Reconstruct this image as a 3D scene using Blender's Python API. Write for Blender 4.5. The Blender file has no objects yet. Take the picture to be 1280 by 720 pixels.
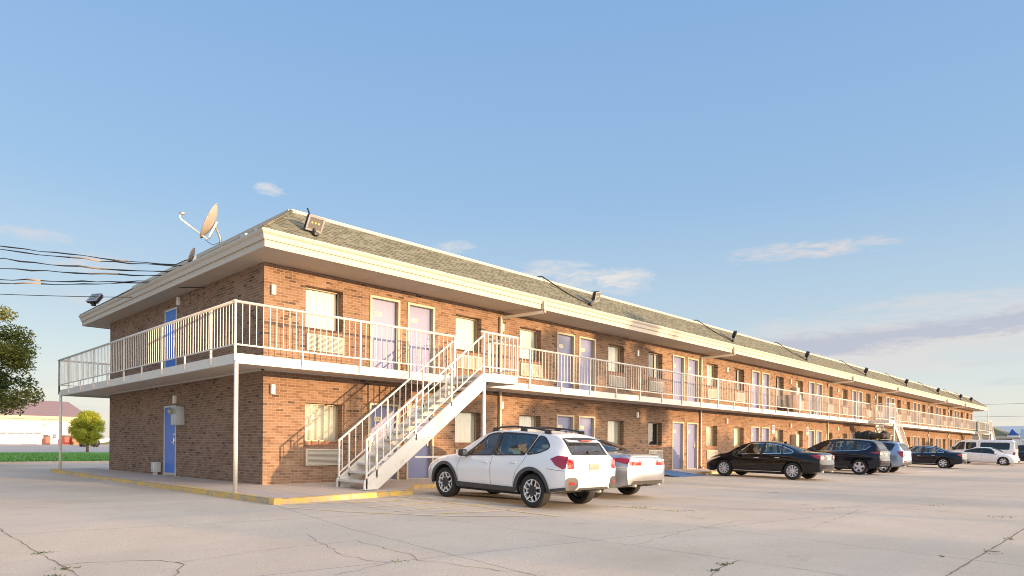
import bpy, bmesh, math, random
import numpy as np
from mathutils import Vector, Matrix
from mathutils.geometry import delaunay_2d_cdt
random.seed(7)
R = math.radians
scene = bpy.context.scene
COL = scene.collection

# ------------------------------------------------------------------ helpers
class MB:
    """collects faces, then links them as ONE mesh object"""
    def __init__(s): s.v = []; s.f = []; s.m = []; s.sm = []
    def add(s, vs, fs, mi=0, smooth=False):
        b = len(s.v); s.v.extend([tuple(p) for p in vs])
        for f in fs: s.f.append([i + b for i in f]); s.m.append(mi); s.sm.append(smooth)
    def quad(s, a, b, c, d, mi=0): s.add([a, b, c, d], [(0, 1, 2, 3)], mi)
    def box(s, x0, x1, y0, y1, z0, z1, mi=0):
        s.add([(x0,y0,z0),(x1,y0,z0),(x1,y1,z0),(x0,y1,z0),(x0,y0,z1),(x1,y0,z1),(x1,y1,z1),(x0,y1,z1)],
              [(3,2,1,0),(4,5,6,7),(0,1,5,4),(1,2,6,5),(2,3,7,6),(3,0,4,7)], mi)
    def rbox(s, x0, x1, y0, y1, z0, z1, b=.02, mi=0):
        """box with chamfered edges"""
        bm = bmesh.new(); bmesh.ops.create_cube(bm, size=1)
        for v in bm.verts:
            v.co = Vector(((x0+x1)/2 + v.co.x*(x1-x0), (y0+y1)/2 + v.co.y*(y1-y0), (z0+z1)/2 + v.co.z*(z1-z0)))
        bmesh.ops.bevel(bm, geom=bm.edges[:], offset=b, segments=2, affect='EDGES', profile=.5)
        s.frombm(bm, mi, True)
    def frombm(s, bm, mi=0, smooth=False, M=None):
        bm.verts.index_update()
        vs = [(M @ v.co) if M else v.co for v in bm.verts]
        s.add(vs, [[v.index for v in f.verts] for f in bm.faces], mi, smooth); bm.free()
    def beam(s, p, q, w, h, mi=0, up=(0,0,1)):
        p = Vector(p); q = Vector(q); d = (q-p).normalized(); upv = Vector(up)
        if abs(d.dot(upv)) > .99: upv = Vector((0,1,0))
        r = d.cross(upv).normalized(); u = r.cross(d).normalized()
        a = r*(w/2); b = u*(h/2)
        s.add([p-a-b, p+a-b, p+a+b, p-a+b, q-a-b, q+a-b, q+a+b, q-a+b],
              [(3,2,1,0),(4,5,6,7),(0,1,5,4),(1,2,6,5),(2,3,7,6),(3,0,4,7)], mi)
    def tube(s, pts, r, n=8, mi=0, caps=True):
        pts = [Vector(p) for p in pts]; rings = []
        rr = r if isinstance(r, (list, tuple)) else [r]*len(pts)
        prev = None
        for i, p in enumerate(pts):
            d = (pts[min(i+1, len(pts)-1)] - pts[max(i-1, 0)]).normalized()
            if prev is None:
                prev = d.orthogonal().normalized()
            a = (prev - d*prev.dot(d)).normalized(); prev = a; b = d.cross(a)
            rings.append([p + (a*math.cos(2*math.pi*k/n) + b*math.sin(2*math.pi*k/n))*rr[i] for k in range(n)])
        vs = [v for rg in rings for v in rg]; fs = []
        for i in range(len(pts)-1):
            for k in range(n):
                k2 = (k+1) % n
                fs.append((i*n+k, i*n+k2, (i+1)*n+k2, (i+1)*n+k))
        if caps: fs += [tuple(range(n))[::-1], tuple((len(pts)-1)*n+k for k in range(n))]
        s.add(vs, fs, mi, True)
    def lathe(s, prof, n=32, mi=0, axis='y', M=None, mis=None):
        """prof: list of (radius, offset along the axis)"""
        vs = []
        for (rad, o) in prof:
            for k in range(n):
                a = 2*math.pi*k/n; c, t = rad*math.cos(a), rad*math.sin(a)
                p = {'y': (c, o, t), 'z': (c, t, o), 'x': (o, c, t)}[axis]
                vs.append((M @ Vector(p)) if M else p)
        for i in range(len(prof)-1):
            fs = [(i*n+k, i*n+(k+1) % n, (i+1)*n+(k+1) % n, (i+1)*n+k) for k in range(n)]
            if i == 0: s.add(vs, fs, mis[i] if mis else mi, True); base = len(s.v)-len(vs)
            else:
                for f in fs: s.f.append([q+base for q in f]); s.m.append(mis[i] if mis else mi); s.sm.append(True)
    def mesh(s, name, mats, merge=None, sharp=None):
        me = bpy.data.meshes.new(name)
        me.from_pydata([tuple(p) for p in s.v], [], s.f)
        for m in (mats if isinstance(mats, (list, tuple)) else [mats]): me.materials.append(m)
        me.polygons.foreach_set('material_index', s.m); me.polygons.foreach_set('use_smooth', s.sm)
        if merge or sharp:
            bm = bmesh.new(); bm.from_mesh(me)
            if merge: bmesh.ops.remove_doubles(bm, verts=bm.verts[:], dist=merge)
            bmesh.ops.recalc_face_normals(bm, faces=bm.faces[:])
            if sharp:
                for e in bm.edges:
                    if len(e.link_faces) == 2 and e.calc_face_angle(0) > sharp: e.smooth = False
            bm.to_mesh(me); bm.free()
        me.update(); return me
    def build(s, name, mats, parent=None, loc=(0,0,0), merge=None, sharp=None):
        return link(name, s.mesh(name, mats, merge, sharp), parent, loc)

def link(name, data, parent=None, loc=(0,0,0), rot=(0,0,0)):
    o = bpy.data.objects.new(name, data); COL.objects.link(o); o.location = loc; o.rotation_euler = rot
    if parent: o.parent = parent
    return o
def tag(o, label=None, cat=None, group=None, kind=None):
    if label: o['label'] = label
    if cat: o['category'] = cat
    if group: o['group'] = group
    if kind: o['kind'] = kind
    return o
def empty(name, loc=(0,0,0), rot=(0,0,0), label=None, cat=None, group=None):
    o = link(name, None, None, loc, rot); return tag(o, label, cat, group)
def copy_tree(o, parent=None):
    c = o.copy(); COL.objects.link(c)
    if parent: c.parent = parent
    for ch in list(o.children): copy_tree(ch, c)
    return c

# ------------------------------------------------------------------ materials
class NT:
    def __init__(s, mat): s.t = mat.node_tree; s.n = s.t.nodes
    def new(s, typ, **kw):
        n = s.n.new(typ)
        for k, v in kw.items(): setattr(n, k, v)
        return n
    def link(s, a, b): s.t.links.new(a, b)
    def sock(s, v, inp):
        if hasattr(v, 'is_output'): s.link(v, inp)
        else: inp.default_value = v
    def math(s, op, a, b=0.0, c=0.0, clamp=False):
        n = s.new('ShaderNodeMath', operation=op); n.use_clamp = clamp
        for i, x in enumerate((a, b, c)): s.sock(x, n.inputs[i])
        return n.outputs[0]
    def mix(s, f, a, b, blend='MIX'):
        n = s.new('ShaderNodeMix', data_type='RGBA', blend_type=blend); s.sock(f, n.inputs[0])
        s.sock(c4(a), n.inputs[6]); s.sock(c4(b), n.inputs[7]); return n.outputs[2]
    def noise(s, vec, scale, detail=4, rough=.55, dist=0.0):
        n = s.new('ShaderNodeTexNoise'); 
        if vec is not None: s.link(vec, n.inputs['Vector'])
        n.inputs['Scale'].default_value = scale; n.inputs['Detail'].default_value = detail
        n.inputs['Roughness'].default_value = rough; n.inputs['Distortion'].default_value = dist
        return n.outputs['Fac']
    def ramp(s, f, stops, interp='LINEAR'):
        n = s.new('ShaderNodeValToRGB'); s.link(f, n.inputs[0]); n.color_ramp.interpolation = interp
        e = n.color_ramp.elements
        while len(e) < len(stops): e.new(.5)
        for el, (p, c) in zip(e, stops): el.position = p; el.color = c4(c) if isinstance(c, (tuple, list)) else (c, c, c, 1)
        return n.outputs[0]
    def range(s, v, a, b, c=0.0, d=1.0):
        n = s.new('ShaderNodeMapRange'); s.link(v, n.inputs[0])
        for i, x in enumerate((a, b, c, d)): n.inputs[i+1].default_value = x
        return n.outputs[0]
    def coord(s, kind='Object', scale=(1,1,1)):
        t = s.new('ShaderNodeTexCoord'); m = s.new('ShaderNodeMapping'); m.inputs['Scale'].default_value = scale
        s.link(t.outputs[kind], m.inputs[0]); return m.outputs[0]
    def bump(s, h, strength=.3, dist=.01):
        b = s.new('ShaderNodeBump'); b.inputs['Strength'].default_value = strength; b.inputs['Distance'].default_value = dist
        s.link(h, b.inputs['Height']); return b.outputs[0]
def c4(c):
    if hasattr(c, 'is_output'): return c
    return (c[0], c[1], c[2], 1) if len(c) == 3 else c
def newmat(name):
    m = bpy.data.materials.new(name); m.use_nodes = True
    return m, NT(m), m.node_tree.nodes['Principled BSDF']
def mat(name, base, rough=.5, metal=0.0, coat=0.0, var=0.0, vscale=6, spec=None, bump=0.0, rvar=0.0, emit=None):
    m, t, p = newmat(name)
    p.inputs['Base Color'].default_value = c4(base); p.inputs['Roughness'].default_value = rough
    p.inputs['Metallic'].default_value = metal; p.inputs['Coat Weight'].default_value = coat
    if coat: p.inputs['Coat Roughness'].default_value = .03
    if spec is not None: p.inputs['Specular IOR Level'].default_value = spec
    if var or bump or rvar:
        v = t.coord('Object'); n = t.noise(v, vscale, 5, .6)
        if var:
            lo = [max(0, c*(1-var)) for c in base]; hi = [min(1, c*(1+var*.6)) for c in base]
            t.link(t.mix(n, lo, hi), p.inputs['Base Color'])
        if rvar: t.link(t.range(n, .3, .7, max(0, rough-rvar), min(1, rough+rvar)), p.inputs['Roughness'])
        if bump: t.link(t.bump(t.noise(v, vscale*6, 4), bump, .006), p.inputs['Normal'])
    if emit: p.inputs['Emission Color'].default_value = c4(emit[0]); p.inputs['Emission Strength'].default_value = emit[1]
    return m

def brick_mat(name, tones, dark, mortar, dark_amt=.06):
    m, t, p = newmat(name)
    tc = t.new('ShaderNodeTexCoord'); sx = t.new('ShaderNodeSeparateXYZ'); t.link(tc.outputs['Object'], sx.inputs[0])
    u = t.math('ADD', sx.outputs[0], sx.outputs[1]); cb = t.new('ShaderNodeCombineXYZ')
    t.link(u, cb.inputs[0]); t.link(sx.outputs[2], cb.inputs[1]); vec = cb.outputs[0]
    b = t.new('ShaderNodeTexBrick'); t.link(vec, b.inputs['Vector'])
    b.inputs['Color1'].default_value = (0,0,0,1); b.inputs['Color2'].default_value = (1,1,1,1); b.inputs['Mortar'].default_value = (.5,.5,.5,1)
    b.inputs['Scale'].default_value = 1; b.inputs['Mortar Size'].default_value = .006; b.inputs['Mortar Smooth'].default_value = .25
    b.inputs['Bias'].default_value = 0; b.inputs['Brick Width'].default_value = .205; b.inputs['Row Height'].default_value = .0675
    rnd = t.math('MULTIPLY', b.outputs['Color'], 1.0)
    # clusters of burnt bricks: elongated noise shifts the threshold
    mp = t.new('ShaderNodeMapping'); mp.inputs['Scale'].default_value = (.9, 3.2, 1); t.link(vec, mp.inputs[0])
    cl = t.noise(mp.outputs[0], 1.0, 3, .6)
    thr = t.range(cl, .47, .74, .0, dark_amt*4)
    isdark = t.math('LESS_THAN', rnd, thr)
    col = t.ramp(rnd, [(0, tones[0]), (.3, tones[1]), (.6, tones[2]), (1, tones[3])])
    fine = t.noise(vec, 38, 4, .65)
    col = t.mix(t.range(fine, .3, .75, 0, .42), col, [c*.55 for c in tones[1]])
    col = t.mix(isdark, col, t.mix(fine, dark, [c*2.2 for c in dark]))
    big = t.noise(vec, .55, 4, .6)
    col = t.mix(t.range(big, .42, .75, 0, .38), col, [c*.5 for c in tones[0]])
    col = t.mix(t.math('MULTIPLY', b.outputs['Fac'], .82), col, t.mix(fine, mortar, [c*.7 for c in mortar]))
    t.link(col, p.inputs['Base Color']); p.inputs['Roughness'].default_value = .9; p.inputs['Specular IOR Level'].default_value = .2
    rain = t.new('ShaderNodeMapping'); rain.inputs['Scale'].default_value = (1.1, .16, 1); t.link(vec, rain.inputs[0])
    col = t.mix(t.range(t.noise(rain.outputs[0], 1.0, 5, .65, .4), .52, .74, 0, .5), col, [c*.42 for c in tones[1]])
    h = t.math('SUBTRACT', t.math('MULTIPLY', fine, .35), b.outputs['Fac'])
    t.link(t.bump(h, .55, .008), p.inputs['Normal'])
    return m

def shingle_mat(name):
    m, t, p = newmat(name)
    tc = t.new('ShaderNodeTexCoord'); sx = t.new('ShaderNodeSeparateXYZ'); t.link(tc.outputs['Object'], sx.inputs[0])
    v = t.math('MULTIPLY', sx.outputs[2], 1.66)
    # along the eaves: the axis that is not the direction of the slope
    ge = t.new('ShaderNodeNewGeometry'); sn = t.new('ShaderNodeSeparateXYZ'); t.link(ge.outputs['True Normal'], sn.inputs[0])
    isx = t.math('GREATER_THAN', t.math('ABSOLUTE', sn.outputs[0]), t.math('ABSOLUTE', sn.outputs[1]))
    u = t.math('ADD', t.math('MULTIPLY', sx.outputs[0], t.math('SUBTRACT', 1.0, isx)), t.math('MULTIPLY', sx.outputs[1], isx))
    cb = t.new('ShaderNodeCombineXYZ'); t.link(u, cb.inputs[0]); t.link(v, cb.inputs[1]); vec = cb.outputs[0]
    def cells(wd, ht, off):
        b = t.new('ShaderNodeTexBrick'); t.link(vec, b.inputs['Vector']); b.offset = off
        b.inputs['Color1'].default_value = (0,0,0,1); b.inputs['Color2'].default_value = (1,1,1,1); b.inputs['Mortar'].default_value = (0,0,0,1)
        b.inputs['Scale'].default_value = 1; b.inputs['Mortar Size'].default_value = .004; b.inputs['Brick Width'].default_value = wd; b.inputs['Row Height'].default_value = ht
        return b
    b = cells(.25, .115, .41); b2 = cells(.125, .115, .63)
    row = t.math('FRACT', t.math('DIVIDE', v, .115))
    lowhalf = t.math('LESS_THAN', row, .42)
    tab = t.math('MULTIPLY', t.math('LESS_THAN', b2.outputs['Color'], .52), lowhalf)
    fine = t.noise(vec, 55, 3, .7); big = t.noise(vec, .6, 4, .6)
    col = t.ramp(b.outputs['Color'], [(0, (.165,.168,.128)), (.5, (.20,.20,.153)), (1, (.235,.232,.178))])
    col = t.mix(t.range(fine, .35, .7, 0, .35), col, (.12,.122,.095))
    col = t.mix(t.range(big, .45, .75, 0, .35), col, (.11,.135,.105))
    col = t.mix(t.math('MULTIPLY', tab, .8), col, (.045,.048,.036))
    t.link(col, p.inputs['Base Color']); p.inputs['Roughness'].default_value = .95; p.inputs['Specular IOR Level'].default_value = .15
    t.link(t.bump(t.math('SUBTRACT', t.math('MULTIPLY', fine, .5), t.math('ADD', b.outputs['Fac'], tab)), .4, .01), p.inputs['Normal'])
    return m

def concrete_mat(name, base, slab=None, stain=.75, bluish=.75):
    m, t, p = newmat(name)
    vec = t.coord('Object')
    n1 = t.noise(vec, .18, 5, .62, .6); n2 = t.noise(vec, 1.6, 5, .65, .4); n3 = t.noise(vec, 34, 4, .7); n4 = t.noise(vec, 7, 3, .6)
    mp = t.new('ShaderNodeMapping'); mp.inputs['Scale'].default_value = (.05, .5, 1); mp.inputs['Rotation'].default_value = (0,0,R(-6)); t.link(vec, mp.inputs[0])
    streak = t.noise(mp.outputs[0], 1.0, 5, .6, .3)
    dk = [base[0]*.70, base[1]*.68, base[2]*.66]; cool = [base[0]*.74, base[1]*.80, base[2]*.90]
    col = t.mix(t.range(n1, .38, .66, 0, stain), base, dk)
    col = t.mix(t.range(streak, .46, .66, 0, bluish), col, cool)
    col = t.mix(t.range(n2, .5, .8, 0, .35), col, [c*.70 for c in base])
    col = t.mix(t.range(n3, .40, .68, 0, .55), col, [c*.60 for c in base])
    col = t.mix(t.range(n3, .62, .8, 0, .25), col, [min(1, c*1.35) for c in base])
    col = t.mix(t.range(n4, .62, .74, 0, .45), col, [c*.55 for c in base])
    if slab:
        mp2 = t.new('ShaderNodeMapping'); mp2.inputs['Rotation'].default_value = (0,0,R(slab[2])); mp2.inputs['Location'].default_value = (slab[3], slab[4], 0); t.link(vec, mp2.inputs[0])
        b = t.new('ShaderNodeTexBrick'); t.link(mp2.outputs[0], b.inputs['Vector']); b.offset = 0
        b.inputs['Color1'].default_value = (0,0,0,1); b.inputs['Color2'].default_value = (1,1,1,1)
        b.inputs['Scale'].default_value = 1; b.inputs['Mortar Size'].default_value = .011; b.inputs['Mortar Smooth'].default_value = .6
        b.inputs['Brick Width'].default_value = slab[0]; b.inputs['Row Height'].default_value = slab[1]
        col = t.mix(t.math('MULTIPLY', b.outputs['Color'], .16), col, dk)
        gap = t.math('MULTIPLY', b.outputs['Fac'], t.range(n2, .3, .6, .5, .95))
        col = t.mix(gap, col, [c*.28 for c in base])
    t.link(col, p.inputs['Base Color']); p.inputs['Specular IOR Level'].default_value = .25
    oil = t.noise(vec, 1.1, 3, .5); col = t.mix(t.math('MULTIPLY', t.range(oil, .68, .76, 0, .4), t.range(n4, .35, .6)), col, [c*.35 for c in base])
    grit = t.new('ShaderNodeTexVoronoi'); grit.inputs['Scale'].default_value = 16; t.link(vec, grit.inputs['Vector'])
    col = t.mix(t.math('MULTIPLY', t.math('LESS_THAN', grit.outputs['Distance'], .16), .5), col, [c*.45 for c in base]); t.link(col, p.inputs['Base Color'])
    t.link(t.range(n1, .3, .7, .8, .95), p.inputs['Roughness'])
    t.link(t.bump(t.math('ADD', n3, t.math('MULTIPLY', n2, .6)), .35, .012), p.inputs['Normal'])
    return m

def worn_paint(name, col, under, amt=.5, scale=9):
    m, t, p = newmat(name); vec = t.coord('Object')
    n = t.noise(vec, scale, 6, .7); n2 = t.noise(vec, scale*.22, 3, .6)
    w = t.range(t.math('ADD', t.math('MULTIPLY', n, .65), t.math('MULTIPLY', n2, .35)), .5-.12*amt, .62-.12*amt)
    t.link(t.mix(w, col, under), p.inputs['Base Color']); p.inputs['Roughness'].default_value = .8
    t.link(t.bump(n, .25, .006), p.inputs['Normal'])
    return m

def metal_paint(name, base, rust=.12, rough=.45):
    m, t, p = newmat(name); vec = t.coord('Object')
    n = t.noise(vec, 2.2, 6, .68, .5); n2 = t.noise(vec, 14, 4, .6)
    col = t.mix(t.range(n2, .3, .7, 0, .5), base, [c*.84 for c in base])
    col = t.mix(t.range(n, .62, .74, 0, rust), col, (.22,.12,.06))
    t.link(col, p.inputs['Base Color']); p.inputs['Roughness'].default_value = rough
    t.link(t.bump(n2, .12, .004), p.inputs['Normal']); return m

def glass_mat(name, tint=(.75,.82,.85), refl=.12, rough=.01, dark=None, trans=.8):
    m, t, p = newmat(name); out = t.n['Material Output']; t.n.remove(p)
    fr = t.new('ShaderNodeFresnel'); fr.inputs[0].default_value = 1.5
    tr = t.new('ShaderNodeBsdfTransparent'); tr.inputs[0].default_value = c4(tint)
    base = tr.outputs[0]
    if dark:
        df = t.new('ShaderNodeBsdfDiffuse'); df.inputs[0].default_value = c4(dark)
        mx = t.new('ShaderNodeMixShader'); mx.inputs[0].default_value = trans; t.link(df.outputs[0], mx.inputs[1]); t.link(tr.outputs[0], mx.inputs[2]); base = mx.outputs[0]
    gl = t.new('ShaderNodeBsdfGlossy'); gl.inputs['Roughness'].default_value = rough
    vec = t.coord('Object'); n = t.noise(vec, .9, 2); t.link(t.bump(n, .05, .05), gl.inputs['Normal'])
    f = t.math('ADD', t.math('MULTIPLY', fr.outputs[0], 1.0), refl, clamp=True)
    ms = t.new('ShaderNodeMixShader'); t.link(f, ms.inputs[0]); t.link(base, ms.inputs[1]); t.link(gl.outputs[0], ms.inputs[2])
    t.link(ms.outputs[0], out.inputs[0]); return m

def leaf_mat(name, a, b, c):
    m, t, p = newmat(name); vec = t.coord('Object')
    n = t.noise(vec, .9, 3); n2 = t.noise(vec, 9, 2)
    col = t.ramp(t.math('ADD', t.math('MULTIPLY', n, .55), t.math('MULTIPLY', n2, .45)), [(.34, a), (.5, b), (.66, c)])
    t.link(col, p.inputs['Base Color']); p.inputs['Roughness'].default_value = .6
    p.inputs['Specular IOR Level'].default_value = .3
    out = t.n['Material Output']; tl = t.new('ShaderNodeBsdfTranslucent'); t.link(col, tl.inputs[0])
    ms = t.new('ShaderNodeMixShader'); ms.inputs[0].default_value = .3; t.link(p.outputs[0], ms.inputs[1]); t.link(tl.outputs[0], ms.inputs[2])
    t.link(ms.outputs[0], out.inputs[0]); return m

CONC = (.67,.58,.475)
M = {}
M['brick'] = brick_mat('tan brick', [(.175,.106,.07),(.24,.148,.098),(.285,.18,.122),(.33,.22,.155)], (.06,.042,.034), (.42,.34,.27))
M['soldier'] = brick_mat('sill brick', [(.22,.10,.07),(.28,.14,.09),(.32,.17,.11),(.36,.2,.14)], (.04,.03,.03), (.36,.29,.23), .02)
M['shingle'] = shingle_mat('olive shingle')
M['lot'] = concrete_mat('lot concrete', CONC, (4.6,4.3,9,.6,2.2))
M['walk'] = concrete_mat('sidewalk concrete', (.62,.53,.46), (1.8,1.9,0,.3,.4), .6, .2)
M['road'] = concrete_mat('road concrete', (.54,.50,.46), None)
M['curb'] = worn_paint('yellow kerb paint', (.72,.47,.11), (.42,.36,.28), .38, 9)
M['line'] = worn_paint('worn yellow line', (.70,.50,.17), CONC, .55, 10)
M['bluepaint'] = worn_paint('blue ramp paint', (.03,.16,.42), (.3,.33,.36), .05, 8)
M['blueshade'] = worn_paint('faint blue shade', (.25,.33,.45), CONC, 1.2, 5)
M['white'] = metal_paint('white metal paint', (.67,.64,.59), .28)
M['fascia'] = metal_paint('cream fascia paint', (.53,.475,.395), .10, .55)
M['stairpaint'] = metal_paint('white stair paint', (.70,.68,.63), .45)
M['soffit'] = mat('soffit board', (.50,.43,.35), .85, var=.12, vscale=2)
M['deckceil'] = mat('deck underside', (.58,.50,.42), .8, var=.15, vscale=2)
M['deck'] = mat('deck concrete', (.42,.38,.34), .9, var=.2, vscale=4)
M['doorframe'] = mat('tan door frame', (.50,.44,.33), .5, var=.08, vscale=3)
M['doorblue'] = mat('periwinkle door paint', (.19,.215,.385), .33, var=.06, vscale=2, spec=.6)
M['signw2'] = mat('grey white frame paint', (.55,.57,.60), .4, var=.1)
M['doordeep'] = mat('bright blue door paint', (.014,.15,.60), .4, var=.08, vscale=2)
M['winframe'] = mat('bronze window frame', (.40,.33,.24), .45, metal=.2)
M['winglass'] = glass_mat('window glass', (.85,.88,.88), .09)
M['curtain'] = mat('sheer curtain', (.78,.76,.70), .9, var=.05, vscale=3)
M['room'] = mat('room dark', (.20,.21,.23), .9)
M['ac'] = mat('beige grille', (.52,.49,.42), .6, var=.08, vscale=5)
M['acdark'] = mat('grille slot', (.12,.11,.10), .8)
M['plate'] = mat('brass number plate', (.85,.78,.55), .45)
M['ink'] = mat('dark lettering', (.14,.10,.06), .6)
M['lock'] = mat('satin chrome lock', (.75,.74,.72), .25, metal=.9)
M['lampw'] = mat('white wall fixture', (.82,.80,.76), .35)
M['meter'] = mat('grey meter enamel', (.46,.50,.52), .45, var=.06)
M['meterglass'] = mat('meter dome', (.35,.36,.30), .15)
M['dark'] = mat('black plastic', (.025,.025,.028), .45)
M['floodbody'] = mat('black cast aluminium', (.035,.035,.04), .45, metal=.3)
M['floodglass'] = mat('flood lens', (.15,.15,.145), .08, spec=.9)
M['led'] = mat('yellow led chip', (.85,.70,.20), .4)
M['dish'] = mat('weathered dish', (.38,.345,.31), .5, var=.12, vscale=3)
M['galv'] = mat('galvanised steel', (.55,.55,.53), .4, metal=.7)
M['cable'] = mat('black cable', (.02,.02,.022), .55)
M['cablewrap'] = mat('tan cable wrap', (.38,.28,.18), .7)
M['rust'] = mat('rusty conduit', (.20,.12,.07), .8)
M['grass'] = None
# ------------------------------------------------------------------ camera, light, sky
SUN = Vector((.318, -1.0, .069)).normalized()          # towards the sun
EL = math.asin(SUN.z); AZ = math.atan2(SUN.x, SUN.y)
cam = bpy.data.cameras.new('camera'); camo = link('camera', cam)
F = 840.7; YAW = R(44.181); ROLL = R(.46)
cam.sensor_fit = 'HORIZONTAL'; cam.sensor_width = 36; cam.lens = 36*F/1280
cam.shift_y = (558.2-360)/1280; cam.clip_start = .05; cam.clip_end = 6000
camo.location = (0, 0, 1.22)
fw = Vector((math.cos(YAW), math.sin(YAW), 0)); rt = Vector((math.sin(YAW), -math.cos(YAW), 0)); up = Vector((0,0,1))
c_, s_ = math.cos(ROLL), math.sin(ROLL)
r2 = rt*c_ + up*s_; u2 = up*c_ - rt*s_
camo.rotation_euler = Matrix((r2, u2, -fw)).transposed().to_euler()
scene.camera = camo

w = bpy.data.worlds.new('World'); scene.world = w; w.use_nodes = True
t = NT(w); bg = w.node_tree.nodes['Background']
sky = t.new('ShaderNodeTexSky', sky_type='NISHITA'); sky.sun_disc = False
sky.sun_elevation = EL; sky.sun_rotation = AZ; sky.air_density = 1.0; sky.dust_density = .6; sky.ozone_density = 1.6; sky.altitude = 300
tc = t.new('ShaderNodeTexCoord'); sx = t.new('ShaderNodeSeparateXYZ'); t.link(tc.outputs['Generated'], sx.inputs[0])
X, Y, Z = sx.outputs
def clouds(scale, zs, lo, hi, det=6, off=0.0, rough=.58):
    m = t.new('ShaderNodeMapping'); m.inputs['Scale'].default_value = (scale, scale, scale*zs); m.inputs['Location'].default_value = (off, off*.7, off*.3)
    t.link(tc.outputs['Generated'], m.inputs[0]); return t.range(t.noise(m.outputs[0], 1.0, det, rough, .4), lo, hi)
def band(v, a, b, c, d):
    return t.math('MULTIPLY', t.range(v, a, b), t.range(v, c, d, 1, 0))
az = t.math('ARCTAN2', Y, X)
colr = sky.outputs[0]
# the even evening gradient: cream haze at the horizon to clear blue
grad = t.ramp(Z, [(0, (2.65,2.50,2.28)), (.07, (2.30,2.38,2.36)), (.16, (1.68,2.05,2.36)), (.33, (1.02,1.62,2.42)), (.62, (.70,1.28,2.32))])
colr = t.mix(.84, colr, grad)
def fbm(scale, zs, off, det=7, rough=.62, dist=.5):
    m = t.new('ShaderNodeMapping'); m.inputs['Scale'].default_value = (scale, scale, scale*zs); m.inputs['Location'].default_value = (off, off*.7, off*.3)
    t.link(tc.outputs['Generated'], m.inputs[0]); return t.noise(m.outputs[0], 1.0, det, rough, dist)
azd = t.math('MULTIPLY', az, 180/math.pi)
n1 = fbm(5, 7, 2.3); n2 = fbm(16, 5, 5.1); nn = t.math('ADD', t.math('MULTIPLY', n1, .6), t.math('MULTIPLY', n2, .4))
nc = t.math('ADD', t.math('MULTIPLY', fbm(22, 4, 6.4, 8, .68, .9), .65), t.math('MULTIPLY', n2, .35))
def cloud(a0, z0, wa, wz, amt, col, lo=.30, hi=.62):
    """one cloud at an azimuth (degrees) and height in the sky, ragged by the noise"""
    global colr
    da = t.math('DIVIDE', t.math('SUBTRACT', azd, a0), wa); dz = t.math('DIVIDE', t.math('SUBTRACT', Z, z0), wz)
    g = t.math('SUBTRACT', 1.0, t.math('ADD', t.math('MULTIPLY', da, da), t.math('MULTIPLY', dz, dz)))
    v = t.math('ADD', t.math('MULTIPLY', g, .42), t.math('MULTIPLY', t.math('SUBTRACT', nc, .5), 3.2))
    k = t.math('MULTIPLY', t.range(v, .0, .85), t.range(g, 0.0, .45))
    colr = t.mix(t.math('MULTIPLY', k, amt), colr, col)
PINK = (2.35, 2.12, 2.02); MAUVE = (1.38, 1.50, 1.86); CREAM = (2.55, 2.38, 2.20)
cloud(35.2, .242, 3.4, .016, .9, CREAM); cloud(34.6, .226, 2.6, .010, .6, CREAM); cloud(41.0, .254, 4.4, .015, .8, CREAM); cloud(38.0, .238, 4.0, .014, .6, CREAM); cloud(49.3, .283, 2.2, .011, .7, CREAM); cloud(64.0, .336, 1.5, .010, .9, CREAM)
cloud(22.5, .260, 5.2, .015, .85, PINK); cloud(17.6, .261, 4.2, .012, .7, PINK); cloud(76.5, .222, 3.0, .016, .6, PINK); cloud(79.5, .245, 2.6, .010, .5, PINK); cloud(77.5, .178, 4.2, .016, .5, (1.7,1.9,2.15)); cloud(76.2, .176, 2.0, .010, .5, PINK)
# the long mauve bank and its lit fringes low over the far end
slope = t.math('MULTIPLY', t.math('SUBTRACT', 22.8, azd), .00125)
zc = t.math('SUBTRACT', t.math('SUBTRACT', Z, slope), .134)
wob = t.math('MULTIPLY', t.math('SUBTRACT', nc, .5), .05)
body = t.math('SUBTRACT', 1.0, t.math('DIVIDE', t.math('ABSOLUTE', t.math('ADD', zc, wob)), t.range(azd, 2, 24, .012, .022)))
ends = t.math('MULTIPLY', t.range(azd, 28, 22), t.range(azd, -14, 2))
fr = t.math('MULTIPLY', t.range(t.math('ADD', t.math('MULTIPLY', t.math('SUBTRACT', 1.0, t.math('DIVIDE', t.math('ABSOLUTE', t.math('SUBTRACT', zc, -.006)), .052)), .5), t.math('SUBTRACT', nn, .48)), 0.05, .45), ends)
colr = t.mix(t.math('MULTIPLY', fr, .7), colr, PINK)
core = t.math('MULTIPLY', t.range(t.math('ADD', t.math('MULTIPLY', body, .5), t.math('SUBTRACT', nn, .42)), .02, .42), ends)
colr = t.mix(t.math('MULTIPLY', core, .78), colr, MAUVE)
cloud(11.0, .103, 5.0, .010, .45, PINK); cloud(8.2, .082, 3.0, .006, .5, (1.75,1.85,2.05)); cloud(9.0, .105, 2.2, .005, .5, (1.7,1.82,2.05)); cloud(12.5, .185, 7.0, .012, .4, PINK)
low = t.math('MULTIPLY', t.range(fbm(3, 14, 9.2), .48, .68), t.range(Z, .13, .05))
colr = t.mix(t.math('MULTIPLY', low, .35), colr, (1.95,1.98,2.08))
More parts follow.
